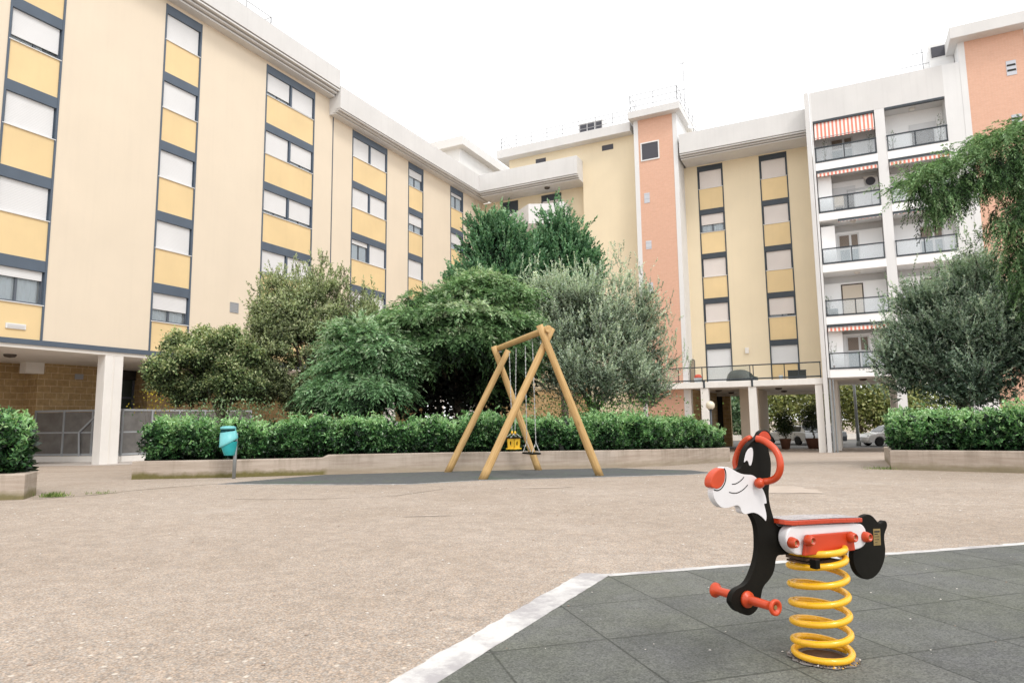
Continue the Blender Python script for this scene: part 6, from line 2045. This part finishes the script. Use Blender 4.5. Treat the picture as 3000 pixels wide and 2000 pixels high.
# ------------------------------------------------------------------ potted trees under the archway
for lab, x, y, r, h in (('dark potted tree in a round brown pot under the archway, the smaller left one', 17.8, 44.1, .62, 2.3), ('dark potted tree in a wide brown pot beside the right terrace pillar', 19.64, 44.1, .85, 2.9), ('dark potted bush beside the inner archway wall', 16.3, 46.0, .6, 1.7)):
    c = np.array([x, y, gz(x, y)])
    t = thing('potted_tree', lab, 'plant', tuple(c), 'potted trees under the archway')
    b = MB(); b.lathe([(.001, 0), (.24 * r / .62, 0), (.36 * r / .62, .62), (.39 * r / .62, .66), (.34 * r / .62, .66), (.30 * r / .62, .6), (.001, .58)], c, 22); b.build('pot', M['terracotta'], t, smooth=True)
    trunk(t, c + np.array([0, 0, .6]), c + np.array([.05, 0, h * .7]), .05, .03, M['bark'])
    lb = [(c + np.array([random.uniform(-.3, .3) * r, random.uniform(-.3, .3) * r, h * q]), np.array([r * s_, r * s_, r * s_ * .8])) for q, s_ in ((.52, .7), (.68, .9), (.85, .75), (.62, .85))]
    broadleaf('crown', t, lb, 700, .10, .05, [(.006, .014, .005), (.02, .04, .014), (.06, .09, .03), (.14, .15, .05)], M['leaf'], 6, .2, .3, .1)


# ------------------------------------------------------------------ parked cars beyond the archway
def car(label, x, y, yaw, paint, L=4.1, estate=False):
    z0 = gz(x, y)
    t = thing('parked_car', label, 'car', (x, y, z0), 'cars parked beyond the archway')
    c, s = math.cos(yaw), math.sin(yaw)
    fr = lambda a, b_, z: (x + a * c - b_ * s, y + a * s + b_ * c, z0 + z)
    rl = 1.45
    prof = [(-L / 2, .42), (-L / 2 + .02, .62), (-L / 2 + .18, .80), (-L / 2 + .95, .93), (L / 2 - .30, .98), (L / 2 - .04, .92), (L / 2, .60), (L / 2 - .03, .32)]
    def wheel_arch(cx): return [(cx + .36 * math.cos(a), .30 + .36 * math.sin(a)) for a in np.linspace(0.05, math.pi - .05, 9)]
    wx = (-L / 2 + .78, L / 2 - .80)
    low = [(L / 2 - .06, .22)] + wheel_arch(wx[1]) + wheel_arch(wx[0]) + [(-L / 2 + .06, .22)]
    P = prof + low
    b = MB(lambda q, a, z: fr(a, q, z)); b.prism([(a, z) for a, z in P], -.82, .82); body = b.build('body', paint, t, bevel=.05, seg=3)
    re = L / 2 - (.10 if estate else .45)
    g = [(-L / 2 + .92, .92), (-L / 2 + 1.62, 1.36), (-L / 2 + 1.95, rl), (re - .55, rl - .02), (re, 1.02), (re + .02, .96)]
    b = MB(); n_ = len(g)
    vs = [fr(a, sgn * (.74 - .16 * max(0, z - .95) / .5), z) for sgn in (-1, 1) for a, z in g]
    b.add(vs, [(i, i + 1, n_ + i + 1, n_ + i) for i in range(n_ - 1)] + [tuple(range(n_))[::-1], tuple(range(n_, 2 * n_)), (n_ - 1, 0, n_, 2 * n_ - 1)], True)
    b.build('cabin', paint, t, bevel=.04, seg=3)
    for sgn in (-1, 1):
        for (a0, a1, b0_, b1_) in ((-L / 2 + 1.18, -L / 2 + 1.98, -.05, .02), (-L / 2 + 2.06, re - .45, 0, 0)):
            q = [(a0, 1.0), (a1, 1.0), (a1, 1.36), (max(a0, -L / 2 + 1.72) if a0 < -L / 2 + 1.5 else a0, 1.36)]
            b = MB(); b.add([fr(a, sgn * (.765 - .16 * max(0, z - .95) / .5), z) for a, z in q] + [fr(a, sgn * (.70 - .16 * max(0, z - .95) / .5), z) for a, z in q], [(0, 1, 2, 3), (7, 6, 5, 4), (0, 4, 5, 1), (1, 5, 6, 2), (2, 6, 7, 3), (3, 7, 4, 0)], True)
            b.build('side_window', M['carglass'], t)
        b = MB(); b.lathe([(.001, -.02), (.10, -.02), (.11, .02), (.001, .04)], fr(-L / 2 + .1, sgn * .60, .68), 12, axis_frame(np.array([-c, -s, 0.]))); b.build('headlight', M['lamp_clear'], t, smooth=True)
    q = [(-L / 2 + 1.02, .99), (-L / 2 + 1.60, 1.36)]
    b = MB(); b.add([fr(a - .03, sgn * (.66 - .14 * (z > 1.1)), z + .02) for sgn in (-1, 1) for a, z in q], [(0, 1, 3, 2)], True); b.build('windscreen', M['carglass'], t)
    b = MB(); b.add([fr(a + .02, sgn * .58, z + .015) for sgn in (-1, 1) for a, z in ((re - .48, rl - .06), (re - .05, 1.06))], [(0, 1, 3, 2)], True); b.build('rear_window', M['carglass'], t)
    for a in wx:
        for sgn in (-1, 1):
            Fm = axis_frame(np.array([-s * sgn, c * sgn, 0.]))
            b = MB(); b.lathe([(.18, -.18), (.29, -.18), (.31, -.15), (.31, -.03), (.29, 0), (.19, .0)], fr(a, sgn * .80, .31), 22, Fm); w_ = b.build('wheel', M['tyre'], t, smooth=True)
            b = MB(); b.lathe([(.001, -.01), (.06, .0), (.18, -.02), (.19, -.06), (.001, -.07)], fr(a, sgn * .80, .31), 18, Fm); b.build('rim', M['rim'], w_, smooth=True)
car('white hatchback parked beside the hedge on the right, beyond the archway', 26.45, 47.2, math.radians(2), M['carwhite'])
car('silver car parked beyond the archway behind the smaller potted tree', 21.3, 51.5, math.radians(-68), M['carsilver'], 4.3, True)
car('dark car parked next to the silver car beyond the archway', 23.6, 52.2, math.radians(-66), M['cardark'], 4.0)
